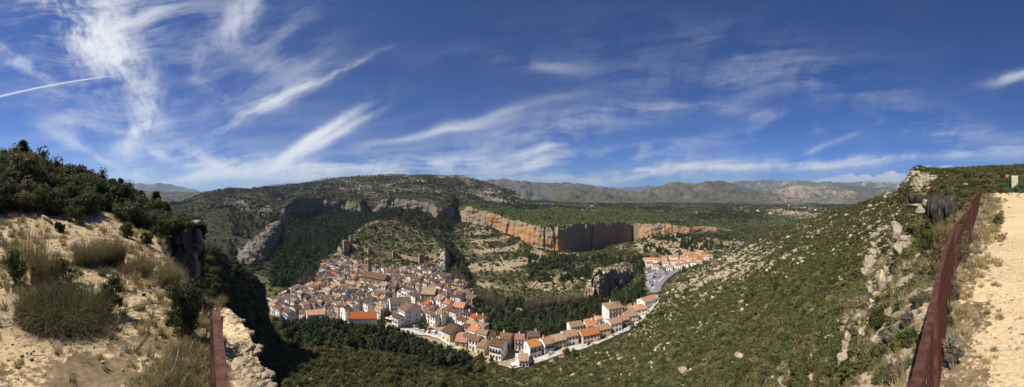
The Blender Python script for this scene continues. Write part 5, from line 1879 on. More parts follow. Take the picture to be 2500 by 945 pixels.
ST = 'houses along the lower street'
LOW = [
    (1217, 880, 40, 10, 7.5, -.42, 'white', 'brown', 'gable', 'big white house with chimneys, nearest to the bottom of the street'),
    (1162, 858, 34, 8, 6, -.45, 'white', 'brown', 'gable', 'white brown-roofed house left of the big white one'),
    (1190, 842, 36, 8, 6, -.45, 'white', 'dark brown', 'gable', 'long white dark-roofed house behind the big white one'),
    (1178, 868, 26, 7, 4.6, -.42, 'cream', 'tan', 'shed', 'small cream tan-roofed house in front of the dark warehouse end'),
    (1237, 855, 40, 9, 6.5, -.42, 'bare brown', 'brown', 'gable', 'brown-walled brown-roofed house behind the big white one'),
    (1269, 856, 30, 8, 6.5, -.05, 'white', 'red', 'gable', 'white house with red roof and red terrace'),
    (1302, 846, 32, 8, 6, .08, 'cream', 'brown', 'gable', 'cream brown-roofed house right of the red terrace'),
    (1300, 878, 34, 9, 7, .45, 'white', 'orange', 'gable', 'tall white house with bright orange roof at the street bend'),
    (1334, 868, 28, 9, 6.5, .45, 'white', 'orange', 'gable', 'white bright orange-roofed house right of the street bend'),
    (1362, 855, 34, 9, 5.5, .42, 'cream', 'tan', 'gable', 'low cream tan-roofed house in the street middle'),
    (1390, 846, 38, 9, 6, .38, 'white', 'tan', 'gable', 'white house with wide pale tan roof beside the red car'),
    (1404, 820, 36, 9, 6, .35, 'white', 'tan', 'gable', 'white tan-roofed house with roof block, behind the street front'),
    (1437, 841, 50, 10, 5.6, .42, 'cream', 'orange', 'gable', 'long cream house with weathered orange roof on the street'),
    (1441, 812, 28, 8, 4.5, .35, 'white', 'orange', 'shed', 'low white orange-roofed house behind the long weathered roof'),
    (1461, 804, 18, 6, 6.8, .3, 'white', 'orange', 'hip', 'small tower-like white house with orange hipped roof'),
    (1470, 826, 34, 9, 5.4, .45, 'cream', 'tan', 'gable', 'cream tan-roofed house where the street climbs'),
    (1497, 793, 46, 14, 11.5, .42, 'white', 'tan', 'hip', 'large white hotel-like block of several storeys, tallest by the street'),
    (1498, 812, 34, 9, 6, .5, 'white', 'orange', 'gable', 'white orange-roofed house in front of the tall block'),
    (1520, 800, 28, 8, 5, .5, 'bare brown', 'orange', 'gable', 'brown orange-roofed house right of the white one below the tall block'),
    (1537, 792, 36, 10, 5.5, .45, 'cream', 'tan', 'shed', 'broad cream house with very pale roof near the street top'),
    (1558, 775, 40, 11, 5.5, .5, 'white', 'orange', 'hip', 'white house with orange hipped roof below the last long roof'),
    (1580, 754, 46, 11, 6, .75, 'white', 'orange', 'gable', 'last long house with big plain orange roof below the car park'),
    (1277, 899, 30, 8, 3.8, .1, 'white', 'orange', 'gable', 'small orange-roofed house below the street, nearest of all'),
]
for x, y, w, d, h, tn, wl, rf, kd, lab in LOW:
    hero(x, y, w * (.78 if x < 1290 else .92), d * .78, h * .86, tn, wall=wl, roof=rf, kind=kd, nwin=max(2, int(w / 9)), label=lab, group=ST, balc=(h > 6.4 and rf != 'dark brown'))

# white chapel front beside the lowest house
p = ground(1268, 884, [pV, pS])
e = empty('chapel', p, -az_of(1268))
tag(e, 'tiny white chapel with a pointed bell gable beside the lowest orange roof', 'chapel')
b = MB()
b.prism_x([(-1.5, -2), (1.5, -2), (1.5, 3.2), (0, 4.0), (-1.5, 3.2)], -1.8, 1.8)
b.build('wall', W_white, e)
b = MB()
b.add([(-1.8, -1.75, 3.2), (1.8, -1.75, 3.2), (.45, -1.75, 4.6), (0, -1.75, 5.4), (-.45, -1.75, 4.6), (-1.8, -1.5, 3.2), (1.8, -1.5, 3.2), (.45, -1.5, 4.6), (0, -1.5, 5.4), (-.45, -1.5, 4.6)],
      [(0, 1, 2, 3, 4), (9, 8, 7, 6, 5), (0, 5, 6, 1), (1, 6, 7, 2), (2, 7, 8, 3), (3, 8, 9, 4), (4, 9, 5, 0)])
b.build('bell_gable', W_white, e)
obj('door', ME_door, e, (0, -1.53, 0))

# ---- church: nave, apse and a slim square tower
p = vground(917, 702)
e = empty('church', p, -az_of(917) - .55)
tag(e, 'brown stone church with a slim square tower above the white houses', 'church')
b = MB()
b.prism_x([(-5, -4), (5, -4), (5, 9), (0, 12), (-5, 9)], -11, 11)
b.box(-6.6, -5.02, -5, 5, -4, 5.5)
for i in range(4):
    b.box(-9.5 + i * 6, -8.5 + i * 6, -6.0, -5.02, -4, 6.5)
b.build('nave', W_ochre, e)
b = MB()
b.prism_x([(-5.4, 8.8), (0, 12.05), (5.4, 8.8), (5.4, 9.05), (0, 12.32), (-5.4, 9.05)], -11.3, 11.3)
b.build('roof', R_brown, e)
tw = MB()
tw.box(-13.5, -9.2, 3.2, 7.4, -4, 16)
tw.box(-13.8, -8.9, 2.9, 7.7, 16, 16.5)
tw.box(-13.2, -9.5, 3.5, 7.1, 16.5, 20.5)
tw.box(-13.5, -9.2, 3.2, 7.4, 20.5, 20.9)
tw.add([(-13.3, 3.4, 20.9), (-9.4, 3.4, 20.9), (-9.4, 7.2, 20.9), (-13.3, 7.2, 20.9), (-11.35, 5.3, 22.6)], [(0, 1, 4), (1, 2, 4), (2, 3, 4), (3, 0, 4)])
to = tw.build('tower', W_stone, e)
for dx, dy, q in ((-11.35, 3.45, 0), (-13.25, 5.3, -math.pi / 2), (-9.45, 5.3, math.pi / 2)):
    b = MB()
    b.box(-.6, .6, -.05, .06, 0, 2.2)
    b.build('bell_opening', G_dark, to, (dx, dy, 17.4), q)
for i in range(3):
    obj('window', ME_win, e, (-6 + i * 6, -5, 6.6))

# ---- castle: wall along the foot of the hill top, towers, a lower terrace wall
def wall_line(name, pts, h, th, patches, mat, label, cat, towers=(), step=3.0):
    P3 = [ground(x, y, patches) for x, y in pts]
    P3 = [p for p in P3 if p is not None]
    fine = []
    for a, b_ in zip(P3[:-1], P3[1:]):
        n = max(1, int((b_ - a).length / step))
        fine += [a.lerp(b_, i / n) for i in range(n)]
    fine.append(P3[-1])
    gz = []
    for q in fine:
        z = drop(q.x, q.y, patches, 20)
        gz.append(q.z if z is None else z)
    tz = np.convolve(np.pad(np.array(gz), 4, 'edge'), np.ones(9) / 9, 'valid')
    e = empty(name, fine[0])
    tag(e, label, cat)
    o0 = fine[0]
    m = MB()
    vs = []
    n = len(fine)
    for i, q in enumerate(fine):
        d = (fine[min(i + 1, n - 1)] - fine[max(i - 1, 0)])
        d.z = 0
        d.normalize()
        s = Vector((-d.y, d.x, 0)) * th / 2
        hh = h + .35 * (random.random() - .5)
        for sg in (-1, 1):
            for z in (min(gz[i], tz[i]) - 2.0, tz[i] + hh):
                vs.append((q.x + sg * s.x - o0.x, q.y + sg * s.y - o0.y, z - o0.z))
    fs = []
    for i in range(n - 1):
        a = i * 4
        c = a + 4
        fs += [(a, c, c + 1, a + 1), (a + 3, c + 3, c + 2, a + 2), (a + 1, c + 1, c + 3, a + 3)]
    fs += [(0, 1, 3, 2), ((n - 1) * 4 + 2, (n - 1) * 4 + 3, (n - 1) * 4 + 1, (n - 1) * 4)]
    m.add(vs, fs)
    m.build('wall', mat, e)
    for tx, ty, w, th_, nm in towers:
        q = ground(tx, ty, patches)
        b = MB()
        b.box(-w / 2, w / 2, -w / 2, w / 2, -4, th_, taper=.25)
        b.box(-w / 2 + .1, w / 2 - .1, -w / 2 + .1, -w / 2 + .7, th_, th_ + .9)
        b.box(-w / 2 + .1, -w / 2 + .7, -w / 2 + .7, w / 2 - .1, th_, th_ + .7)
        b.build(nm, mat, e, q - o0, -az_of(tx) + .2)
    return e


CW = [(842, 604), (850, 600), (860, 600), (873, 608), (888, 614), (901, 620), (912, 622), (924, 623), (940, 625), (961, 628), (980, 630), (992, 634), (1010, 639), (1028, 640), (1045, 633), (1066, 628)]
wall_line('castle_wall', CW, 4.0, 1.4, [pC], W_stone, 'long ruined castle wall with square towers along the wooded hill', 'castle wall',
          [(845, 606, 7, 7.5, 'tower'), (858, 590, 4, 6.5, 'tower'), (902, 621, 4, 6, 'tower'), (962, 629, 3.6, 6.3, 'tower'), (1029, 642, 6.0, 8, 'tower')])
wall_line('terrace_wall', [(905, 665), (940, 661), (980, 658), (1015, 655), (1045, 652), (1062, 648)], 2.4, .9, [pC, pV], W_stone, 'low terrace wall beneath the castle wall, above the upper houses', 'wall')

# ---- the orange-roofed terraces by the far car park
SETROWS = [
    [(1578, 643, 18), (1592, 642, 13), (1606, 642, 20), (1622, 640, 14), (1644, 638, 20)],
    [(1585, 652, 16), (1625, 652, 16), (1645, 648, 16)],
    [(1600, 660, 16)],
    [(1664, 646, 16), (1682, 642, 16), (1698, 637, 16), (1713, 634, 14), (1725, 636, 12)],
    [(1634, 661, 16), (1655, 658, 17), (1673, 653, 14), (1692, 650, 16), (1708, 644, 14)],
    [(1676, 632, 14), (1690, 628, 14), (1710, 624, 14), (1716, 629, 12), (1733, 634, 12)],
    [(1668, 638, 13), (1686, 635, 14), (1702, 631, 14)],
]
rown = ['back left row', 'second left row', 'short row beside the lane', 'long middle row', 'front row', 'rearmost row on the right', 'inner row on the right']
for rw, nm in zip(SETROWS, rown):
    for i, (x, y, w) in enumerate(rw):
        hero(x, y, w, 7.5, random.uniform(3.4, 4.6), random.uniform(-.12, .12) + .10, wall=random.choice(['white', 'white', 'cream']), roof='orange', nwin=3, floors=1, chim=False,
             name='terrace_house', cat='terrace house', label=f"low white orange-roofed terrace house, {ORD[i]} from left in the {nm}", group='terrace houses by the far car park', pitch=.34)
hero(1648, 580, 16, 7, 4.0, 0, wall='white', roof='red', nwin=3, floors=1, patches=[pV, pM], label='lone white house with bright red roof under the long rock wall', group=None)
# white garage-like house beside it
hero(1636, 582, 10, 6, 3.4, .2, wall='white', roof='tan', kind='flat', nwin=2, floors=1, patches=[pV, pM], label='flat-roofed pale house left of the lone red roof')
# small far farmhouses on the table land
FAR = [(1700, 522, 7), (1650, 508, 7), (1812, 503, 6), (1850, 516, 7), (1905, 512, 7), (1935, 520, 8), (1965, 508, 6), (1445, 505, 6), (1452, 499, 6), (1880, 522, 7), (1990, 514, 7), (1925, 502, 5)]
for i, (x, y, w) in enumerate(FAR):
    hero(x, y, w, 9, 4.5, random.uniform(-.5, .5), wall='cream', roof='tan', nwin=3, floors=1, chim=False, patches=[pM], name='farmhouse', cat='farmhouse', group='farmhouses on the far plain',
         label=f"tiny pale farmhouse on the far green plain, {ORD[i]} of those scattered there" if False else f"tiny pale farmhouse on the green plain, {ORD[sorted(q[0] for q in FAR).index(x)]} from the left")

# ---- roads, square, car parks
def ribbon(name, pts, w, mat, patches, lift=.25, step=3.0, w1=None):
    P3 = [ground(x, y, patches) for x, y in pts]
    P3 = [p for p in P3 if p is not None]
    fine = []
    for a, b_ in zip(P3[:-1], P3[1:]):
        n = max(1, int((b_ - a).length / step))
        fine += [a.lerp(b_, i / n) for i in range(n)]
    fine.append(P3[-1])
    n = len(fine)
    vs = []
    for i, q in enumerate(fine):
        d = (fine[min(i + 2, n - 1)] - fine[max(i - 2, 0)])
        d.z = 0
        d.normalize()
        s = Vector((-d.y, d.x, 0))
        ww = w if w1 is None else w + (w1 - w) * i / (n - 1)
        for k in range(5):
            c = q + s * ww * (k / 4 - .5)
            z = drop(c.x, c.y, patches, 0)
            vs.append((c.x, c.y, (q.z if z is None else z) + lift))
    fs = [(i * 5 + k, i * 5 + k + 1, (i + 1) * 5 + k + 1, (i + 1) * 5 + k) for i in range(n - 1) for k in range(4)]
    me = np_mesh(name, vs, np.array(fs), mat, True)
    o = obj(name, me)
    tag(o, kind='structure')
    sol = o.modifiers.new('body', 'SOLIDIFY')
    sol.thickness = .5
    sol.offset = -1
    return o


def sheet(name, poly, mat, patches, lift=.22, n=26):
    xs = np.linspace(min(p[0] for p in poly), max(p[0] for p in poly), n)
    ys = np.linspace(min(p[1] for p in poly), max(p[1] for p in poly), n)
    vs, idx = [], {}
    for i, x in enumerate(xs):
        for j, y in enumerate(ys):
            g = ground(x, y, patches)
            if g is not None and in_poly(np.array(x), np.array(y), poly):
                idx[i, j] = len(vs)
                vs.append((g.x, g.y, g.z + lift))
    fs = [(idx[i, j], idx[i + 1, j], idx[i + 1, j + 1], idx[i, j + 1]) for i in range(n - 1) for j in range(n - 1)
          if all(k in idx for k in ((i, j), (i + 1, j), (i + 1, j + 1), (i, j + 1)))]
    o = obj(name, np_mesh(name, vs, np.array(fs), mat, True))
    tag(o, kind='structure')
    return o


M_field = flat_mat('green_field', (.055, .085, .025), (.085, .115, .035), .3, .95, .05)
M_track = flat_mat('dirt_track', (.36, .27, .165), (.50, .39, .25), .5, .95, .05)
sheet('field', FIELD, M_field, [pV])
ribbon('farm_track', [(650, 733), (672, 726), (700, 712), (716, 703), (728, 700)], 3.0, M_track, [pV])
ribbon('farm_track', [(662, 745), (678, 742), (692, 733), (698, 725)], 3.0, M_track, [pV])
ribbon('street', [(1250, 897), (1300, 886), (1345, 870), (1390, 855), (1440, 845), (1490, 825), (1540, 802), (1575, 775), (1600, 745), (1603, 722)], 5.0, P_pale, [pV, pS], .35)
ribbon('street', [(1130, 858), (1105, 838), (1080, 824), (1050, 815), (1010, 812), (960, 806)], 6.5, P_pale, [pV, pS], .3)
sheet('car_park', [(1570, 690), (1582, 662), (1604, 655), (1618, 660), (1606, 690), (1604, 714), (1586, 712)], P_asph, [pV], .3)
ribbon('road', [(1600, 716), (1606, 698), (1622, 682), (1640, 668), (1656, 661), (1675, 655)], 9, P_asph, [pV, pS], .4, 2.0, 6)
ribbon('road', [(1606, 648), (1612, 658), (1620, 666), (1618, 676)], 4.5, P_asph, [pV], .35)
ribbon('road', [(1775, 573), (1788, 580), (1796, 588), (1808, 594), (1810, 602), (1800, 610)], 6, P_asph, [pV, pS, pM], .5)
ribbon('track', [(1095, 838), (1120, 850), (1140, 862)], 3, M_track, [pV, pS], .4)
ribbon('footpath', [(1000, 822), (1020, 838), (1040, 850)], 2.4, M_track, [pS], .35)
for q in ([(1180, 590), (1200, 606), (1220, 622), (1232, 645), (1250, 660), (1290, 672), (1310, 690), (1296, 705)], [(1150, 590), (1175, 602), (1205, 618)]):
    ribbon('footpath', q, 1.1, M_track, [pV], .3)


# ---- cars
def car_meshes(col, nm):
    m = flat_mat(nm + '_paint', col, tuple(c * .92 for c in col), 2, .3, .5)
    b = MB()
    prof = [(-2.05, .28), (2.05, .28), (2.12, .62), (1.95, .82), (1.0, .92), (.55, 1.38), (-1.05, 1.42), (-1.75, .95), (-2.1, .88)]
    n = len(prof)
    for s in (0,):
        v = [(x, -.84 + (.12 if z > 1 else 0), z) for x, z in prof] + [(x, .84 - (.12 if z > 1 else 0), z) for x, z in prof]
        f = [tuple(range(n)), tuple(range(2 * n - 1, n - 1, -1))] + [((i + 1) % n, i, n + i, n + (i + 1) % n) for i in range(n)]
        b.add(v, f)
    return b.mesh('body', m)


_b = MB()
for sy in (-1, 1):
    _b.add([(.86, sy * .80, .97), (.50, sy * .755, 1.32), (-1.0, sy * .755, 1.35), (-1.5, sy * .80, 1.0)], [(0, 1, 2, 3) if sy < 0 else (3, 2, 1, 0)])
_b.add([(1.0, -.70, .95), (1.0, .70, .95), (.62, .64, 1.35), (.62, -.64, 1.35)], [(0, 1, 2, 3)])
_b.add([(-1.74, -.68, .98), (-1.74, .68, .98), (-1.13, .62, 1.38), (-1.13, -.62, 1.38)], [(3, 2, 1, 0)])
ME_glass = _b.mesh('windows', flat_mat('car_glass', (.02, .025, .03), (.035, .04, .05), 2, .12, .5))
_b = MB()
_b.tube([(0, -.11, 0), (0, .11, 0)], .31, 10)
ME_wheel = _b.mesh('wheel', flat_mat('tyre', (.02, .02, .02), (.035, .035, .035), 3, .8))
CARC = {'white': car_meshes((.72, .72, .72), 'white'), 'silver': car_meshes((.42, .43, .45), 'silver'), 'grey': car_meshes((.13, .135, .14), 'grey'), 'dark': car_meshes((.03, .032, .036), 'dark'),
        'red': car_meshes((.40, .025, .02), 'red'), 'blue': car_meshes((.05, .10, .24), 'blue')}


def car(x, y, head, col, label, group, patches=None, lift=.3):
    p = ground(x, y, patches or [pV, pS])
    e = empty('parked_car', p + Vector((0, 0, lift + .02)), head)
    tag(e, label, 'car', group)
    obj('body', CARC[col], e)
    obj('windows', ME_glass, e)
    for wx in (-1.3, 1.3):
        for wy in (-.76, .76):
            obj('wheel', ME_wheel, e, (wx, wy, .31))
    return e


cc = ['white', 'white', 'silver', 'silver', 'grey', 'dark', 'white', 'blue', 'red']
lot = [((1576, 668), (1598, 660), 8, 'rearmost row'), ((1574, 676), (1606, 668), 10, 'second row'), ((1576, 684), (1604, 677), 8, 'third row'),
       ((1581, 693), (1601, 688), 6, 'fourth row'), ((1584, 701), (1600, 697), 4, 'fifth row'), ((1587, 709), (1599, 706), 3, 'nearest row'), ((1607, 690), (1634, 666), 8, 'line along the road')]
for (a, b_, n, nm) in lot:
    for i in range(n):
        t = (i + .5) / n
        c = random.choice(cc)
        car(a[0] + (b_[0] - a[0]) * t, a[1] + (b_[1] - a[1]) * t, 1.1 + random.gauss(0, .06), c, f"{c} car, {ORD[i]} from left in the {nm} of the far car park", 'cars in the far car park')
i = 0
for x, y in [(1018, 809), (1025, 811), (1033, 812), (1050, 814), (1056, 815), (1061, 815.5), (1066, 816), (1071, 818), (1075, 820), (1079, 822), (1083, 825), (1087, 828)]:
    c = 'red' if i == 3 else random.choice(['white', 'white', 'silver', 'white', 'blue'])
    car(x, y, az_of(x) * -1 + 1.3 + .05 * i, c, f"{c} car, {ORD[i]} from left in the village parking row below the square", 'cars parked beside the old village', lift=.35)
    i += 1
car(1099, 850, .4, 'silver', 'silver car parked below the red shed roof, left of the lower street', 'cars along the lower street', lift=.4)
car(1346, 868, .5, 'silver', 'silver car on the lower street beside the orange-roofed houses', 'cars along the lower street', lift=.4)
car(1381, 862, .7, 'red', 'red car parked under a tree at the middle of the lower street', 'cars along the lower street', lift=.4)
car(1254, 900, .6, 'white', 'white car at the bottom of the lower street beside the chapel', 'cars along the lower street', lift=.4)

# ---- things on the square
for i, (x, y) in enumerate([(946, 786), (955, 788), (963, 786), (971, 788), (957, 782)]):
    p = vground(x, y)
    e = empty('parasol', p + Vector((0, 0, .2)))
    tag(e, f"cream parasol over the tables on the square, {ORD[[0, 1, 3, 4, 2][i]]} from left", 'parasol', 'parasols on the square')
    b = MB()
    b.tube([(0, 0, 0), (0, 0, 2.5)], .05, 6)
    b.build('pole', G_dark, e)
    b = MB()
    n = 8
    b.add([(0, 0, 2.8)] + [(1.6 * math.cos(k * 2 * math.pi / n), 1.6 * math.sin(k * 2 * math.pi / n), 2.25) for k in range(n)] + [(0, 0, 2.7)],
          [(0, 1 + k, 1 + (k + 1) % n) for k in range(n)] + [(9, 1 + (k + 1) % n, 1 + k) for k in range(n)])
    b.build('canopy', W_cream, e)

# utility poles
for x, y, hp, lab in [(1745, 646, 17, 'slim utility pole on the scrub slope right of the terraces'), (1646, 714, 16, 'utility pole on the slope above the last orange roof'),
                      (1397, 874, 24, 'utility pole below the street middle'), (1120, 868, 16, 'white utility pole in the wood edge by the footpath')]:
    p = ground(x, y, [pS, pV])
    r = math.hypot(p.x, p.y)
    h = hp / F * r
    e = empty('utility_pole', p)
    tag(e, lab, 'utility pole', 'utility poles')
    b = MB()
    b.tube([(0, 0, -.3), (0, 0, h)], [.13, .09], 7)
    b.build('pole', W_stone, e)
    b = MB()
    b.box(-.8, .8, -.05, .05, h - .5, h - .38)
    b.build('cross_arm', G_dark, e, None, None)


# ---- trees one can tell apart around the houses
def tree_meshes(seed, n=420, mat=None, wide=.30, base=.22, size=.055, ck=.5, k=20):
    g = pine_parts(seed, n, size, wide, base, k, ck)
    lf = [q[:2] + (0,) for q in g if q[2] == 0]
    tr = [q[:2] + (0,) for q in g if q[2] == 1]
    Vv, fs, mi = merge(lf)
    a = np_mesh('crown', Vv, fs, mats=[mat or L_pine])
    Vv, fs, mi = merge(tr)
    return a, np_mesh('trunk', Vv, fs, mats=[M_bark])


TREES = [tree_meshes(600 + i, 420, [L_pine, L_pine2, L_pine, L_green][i], .36 if i % 2 else .27) for i in range(4)]


def tree(p, h, label, group, k=None, wide=1.0, name='tree', cat='tree'):
    k = random.randrange(4) if k is None else k
    e = empty(name, p, random.random() * 6.28)
    e.scale = (h * wide, h * wide, h)
    tag(e, label, cat, group)
    obj('crown', TREES[k][0], e)
    obj('trunk', TREES[k][1], e)
    return e


def tree_at(x, y, hpx, label, group, patches=None, **kw):
    p = ground(x, y, patches or [pV, pS])
    return tree(p, hpx / F * math.hypot(p.x, p.y), label, group, **kw)


for i, (x, y, h) in enumerate([(938, 782, 22), (944, 778, 20), (953, 776, 16), (975, 781, 14), (1021, 806, 22), (1030, 809, 20), (1038, 806, 24)]):
    tree_at(x, y, h, ['round green tree at the left edge of the square', 'round green tree second from the left edge of the square', 'small green tree in the middle of the square', 'small green tree before the tall gabled house',
                      'dark tree at the left end of the parking row', 'dark tree between the parked cars', 'tall dark tree over the parking row'][i], 'trees between the houses', k=1, wide=1.2)
GR = 'dark pines along the wood edge below the village'
lab = 'dark green pine standing in the wood edge along the foot of the old village'
xs_ = np.linspace(735, 1000, 46)
for i, x in enumerate(xs_):
    y = np.interp(x, [735, 800, 860, 925, 1000], [797, 799, 808, 818, 828]) + random.uniform(-3, 9)
    tree_at(x + random.uniform(-3, 3), y, random.uniform(14, 27), lab, GR, [pS], k=random.choice([0, 2]), wide=random.uniform(.9, 1.3))
lab = 'dark round tree in the riverside grove between the river bend and the lower street'
GR = 'trees of the riverside grove'
poly = [(1160, 765), (1215, 770), (1300, 778), (1400, 760), (1470, 745), (1480, 735), (1545, 700), (1566, 690), (1572, 700), (1556, 722), (1490, 742), (1478, 770), (1420, 785), (1385, 800), (1370, 822), (1300, 824), (1215, 815), (1180, 800)]
n = 0
while n < 110:
    x, y = random.uniform(1160, 1572), random.uniform(690, 826)
    if in_poly(np.array(x), np.array(y), poly):
        tree_at(x, y, random.uniform(11, 24), lab, GR, [pV], wide=random.uniform(1.0, 1.5))
        n += 1
lab = 'dark pine among the terraced fields between the far car park and the rock wall'
poly = [(1660, 596), (1690, 586), (1715, 590), (1745, 597), (1770, 604), (1740, 616), (1700, 616), (1665, 610)]
n = 0
while n < 30:
    x, y = random.uniform(1640, 1775), random.uniform(585, 618)
    if in_poly(np.array(x), np.array(y), poly):
        tree_at(x, y, random.uniform(9, 16), lab, 'pines among the terraced fields', [pV], k=random.choice([0, 2]), wide=1.1)
        n += 1
for i, (x, y, h, l) in enumerate([(1384, 868, 20, 'dark tree shading the red car on the lower street'), (1400, 872, 22, 'bushy dark tree right of the red car'), (1660, 672, 14, 'round tree between road and hillside by the far car park'),
                                  (1670, 664, 14, 'round tree right of the road below the front terrace row'), (1632, 690, 12, 'small round tree left of the road into the far car park'), (1612, 648, 12, 'dark tree at the lane between the terrace rows'),
                                  (1200, 888, 20, 'dark tree left of the big white house'), (1175, 878, 18, 'small dark tree among the lowest sheds'), (1655, 582, 16, 'dark pine right of the lone red roof'), (1632, 580, 16, 'dark pine left of the lone red roof'),
                                  (1545, 806, 18, 'dark tree on the slope right of the orange roofs'), (1562, 800, 16, 'dark bushy tree below the pale-roofed house')]):
    tree_at(x, y, h, l, 'single trees by the houses', [pV, pS], wide=1.2)

# ------------------------------------------------------------------ foreground
NEAR = [pTL, pTR]
M_rust = flat_mat('rusty_steel', (.055, .021, .014), (.125, .050, .031), 14, .75, .25, bumpd=.004)
M_rimrock = flat_mat('cream_limestone', (.235, .18, .115), (.46, .375, .25), 2.6, .95, .05, bumpd=.10, lo=.3, hi=.62)
M_crag = terrain_mat('grey_crag', 1.0, (.09, .08, .04), (.15, .13, .07), (.34, .26, .16), (.5, .4, .26), (.20, .165, .12), (.38, .32, .235), bumpd=.12,
                     cl=dict(s=.55, z=.3, grey=(.16, .145, .125), rust=(.30, .235, .16), pale=(.40, .355, .28), dark=(.05, .047, .042)))


M_darkcrag = terrain_mat('stained_crag', 1.0, (.09, .08, .04), (.15, .13, .07), (.34, .26, .16), (.5, .4, .26), (.16, .145, .12), (.30, .27, .22), bumpd=.12,
                         cl=dict(s=.9, z=.12, grey=(.045, .042, .038), rust=(.10, .085, .065), pale=(.16, .145, .12), dark=(.015, .014, .013)))


def px_m(n, x, y, P):
    return n / F * math.hypot(P.x, P.y)


def crag(name, parts, label, cat='rock', mat=None, group=None, sub=4, seed=0, rough=.30, block=.55):
    """one body of rock made of a few grown-together blocks; parts: (centre, (sx, sy, sz), rot)"""
    Vs, Fs = [], []
    b = 0
    c0 = Vector(parts[0][0])
    for i, (c, s, rz) in enumerate(parts):
        v, f = rock_np(seed * 31 + i + 7, block, sub, rough)
        v = v * np.array(s)
        cr, sr = math.cos(rz), math.sin(rz)
        v = np.stack([v[:, 0] * cr - v[:, 1] * sr, v[:, 0] * sr + v[:, 1] * cr, v[:, 2]], 1)
        # cracks and ledges at the rock's own scale
        w = v + np.array(c)
        sm = max(.05, min(s))
        v = v + (fbm(w, 2.4 / sm, 4, seed + 3, ridged=True)[:, None] * .09 * sm) * v / (np.linalg.norm(v, axis=1, keepdims=True) + 1e-6)
        v[:, 2] += fbm(w * np.array([.3, .3, 1]), 5.0 / sm, 3, seed + 9) * .05 * sm
        Vs.append(v + np.array(c) - np.array(c0))
        Fs.append(f + b)
        b += len(v)
    V_ = np.concatenate(Vs)
    me = np_mesh(name, V_, np.concatenate(Fs), mat or M_rimrock, False)
    n = len(V_)
    if mat in (M_crag, M_darkcrag):
        nz = np.zeros(n)
        for k, val in (('soil', nz), ('rock', nz + 1.2), ('cliff', nz + (.15 if mat is M_crag else 1.0)), ('hue', nz)):
            a = me.attributes.new(k, 'FLOAT', 'POINT')
            a.data.foreach_set('value', val.astype(np.float32))
    o = obj(name, me, None, c0)
    tag(o, label, cat, group)
    return o


# --- rim of pale rock at the left edge of the drop
rr_ = random.Random(77)
edge_l = lambda y: np.interp(y, [762, 800, 850, 900, 945], [560, 566, 556, 552, 556])
edge_r = lambda y: np.interp(y, [762, 800, 850, 900, 945], [592, 610, 622, 640, 662])
for i in range(58):
    y = 766 + 184 * rr_.random()
    x = edge_l(y) + (edge_r(y) - edge_l(y)) * rr_.random() ** .7
    p = ground(x, y, NEAR)
    if p is None:
        continue
    w = rr_.choice([8, 11, 14, 18, 24, 34]) * rr_.uniform(.8, 1.15) * np.interp(y, [770, 945], [.75, 1.35])
    s = px_m(w, x, y, p)
    z0 = Vector((0, 0, -.14 * s))
    crag('boulder', [(p + z0, (s * 1.3, s * rr_.uniform(.8, 1.3), s * rr_.uniform(.55, 1.0)), rr_.random() * 6), (p + Vector((s * .45, s * .25, -.08 * s)), (s * .8, s * .7, s * .6), rr_.random() * 6)],
         'pale cream rock in the crumbling rim of the drop, right of the rail end', 'rock', group='rocks along the left rim', seed=50 + i, sub=3)
# cliff-edge stack beyond the terrace
p = at(484, 552, 35.0)
crag('rock_stack', [(p + Vector((0, 0, -1.5)), (1.3, 1.6, 3.6), .3), (p + Vector((.1, -.2, .45)), (1.9, 1.9, .8), .2), (p + Vector((.45, -.3, -2.2)), (1.5, 1.5, 1.0), 1), (p + Vector((-.4, -.6, -3.4)), (1.7, 1.6, 3.0), .6), (p + Vector((.2, -.5, -4.6)), (1.5, 1.4, 3.2), .9)],
     'dark weathered rock stack at the cliff edge below the scrub hill', mat=M_crag, seed=3)

# --- outcrops on the right
def crag_px(name, items, label, seed, mat=None, cat='rock', group=None):
    """items: (column, row of centre, distance, width px, height px, depth m)"""
    ps = []
    for x, y, r, w, h, d in items:
        c = at(x, y, r)
        ps.append((c, (w / F * r * 1.25, d * 1.2, h / F * r * 1.25), -az_of(x) + random.uniform(-.2, .2)))
    return crag(name, ps, label, cat, mat, group, seed=seed)


crag_px('rock_outcrop', [(2300, 515, 36, 30, 84, 3), (2284, 512, 36.4, 22, 72, 3), (2316, 522, 35, 24, 88, 3), (2270, 508, 37, 18, 54, 3), (2326, 520, 34, 18, 74, 3)], 'black-stained upright rock cliff beside the far end of the railing', 11, M_darkcrag)
crag_px('rock_outcrop', [(2226, 484, 41, 16, 30, 2), (2240, 486, 40.4, 14, 26, 2)], 'dark notched rock pair left of the black-stained cliff', 19, M_darkcrag)
crag_px('rock_outcrop', [(2236, 503, 39, 40, 12, 2.5), (2252, 514, 38.5, 34, 20, 2.5), (2262, 500, 38.4, 22, 30, 2)], 'pale sloping rock ledge below the notched rocks', 12, M_crag)
crag_px('rock_outcrop', [(2205, 585, 24, 30, 26, 1.6), (2190, 572, 25, 22, 44, 1.8), (2212, 600, 23.5, 26, 28, 1.4), (2196, 612, 23, 26, 34, 1.5), (2186, 548, 26, 22, 20, 1.5)], 'grey and cream rock outcrop with dark clefts in mid slope', 13, M_crag)
crag_px('rock_slab', [(2152, 690, 14.5, 22, 66, .8), (2142, 722, 14.2, 22, 26, .7), (2162, 662, 14.8, 16, 30, .6)], 'long pale slab of rock lying steeply in the scrub', 14)
crag_px('rock_ledge', [(2268, 640, 12.5, 74, 44, 1.6), (2244, 668, 11.0, 64, 50, 1.3), (2228, 698, 9.8, 60, 54, 1.1), (2296, 616, 13.5, 56, 34, 1.6), (2214, 730, 9.0, 46, 44, 1.0)], 'cream rock ledge on the valley side of the railing', 15)
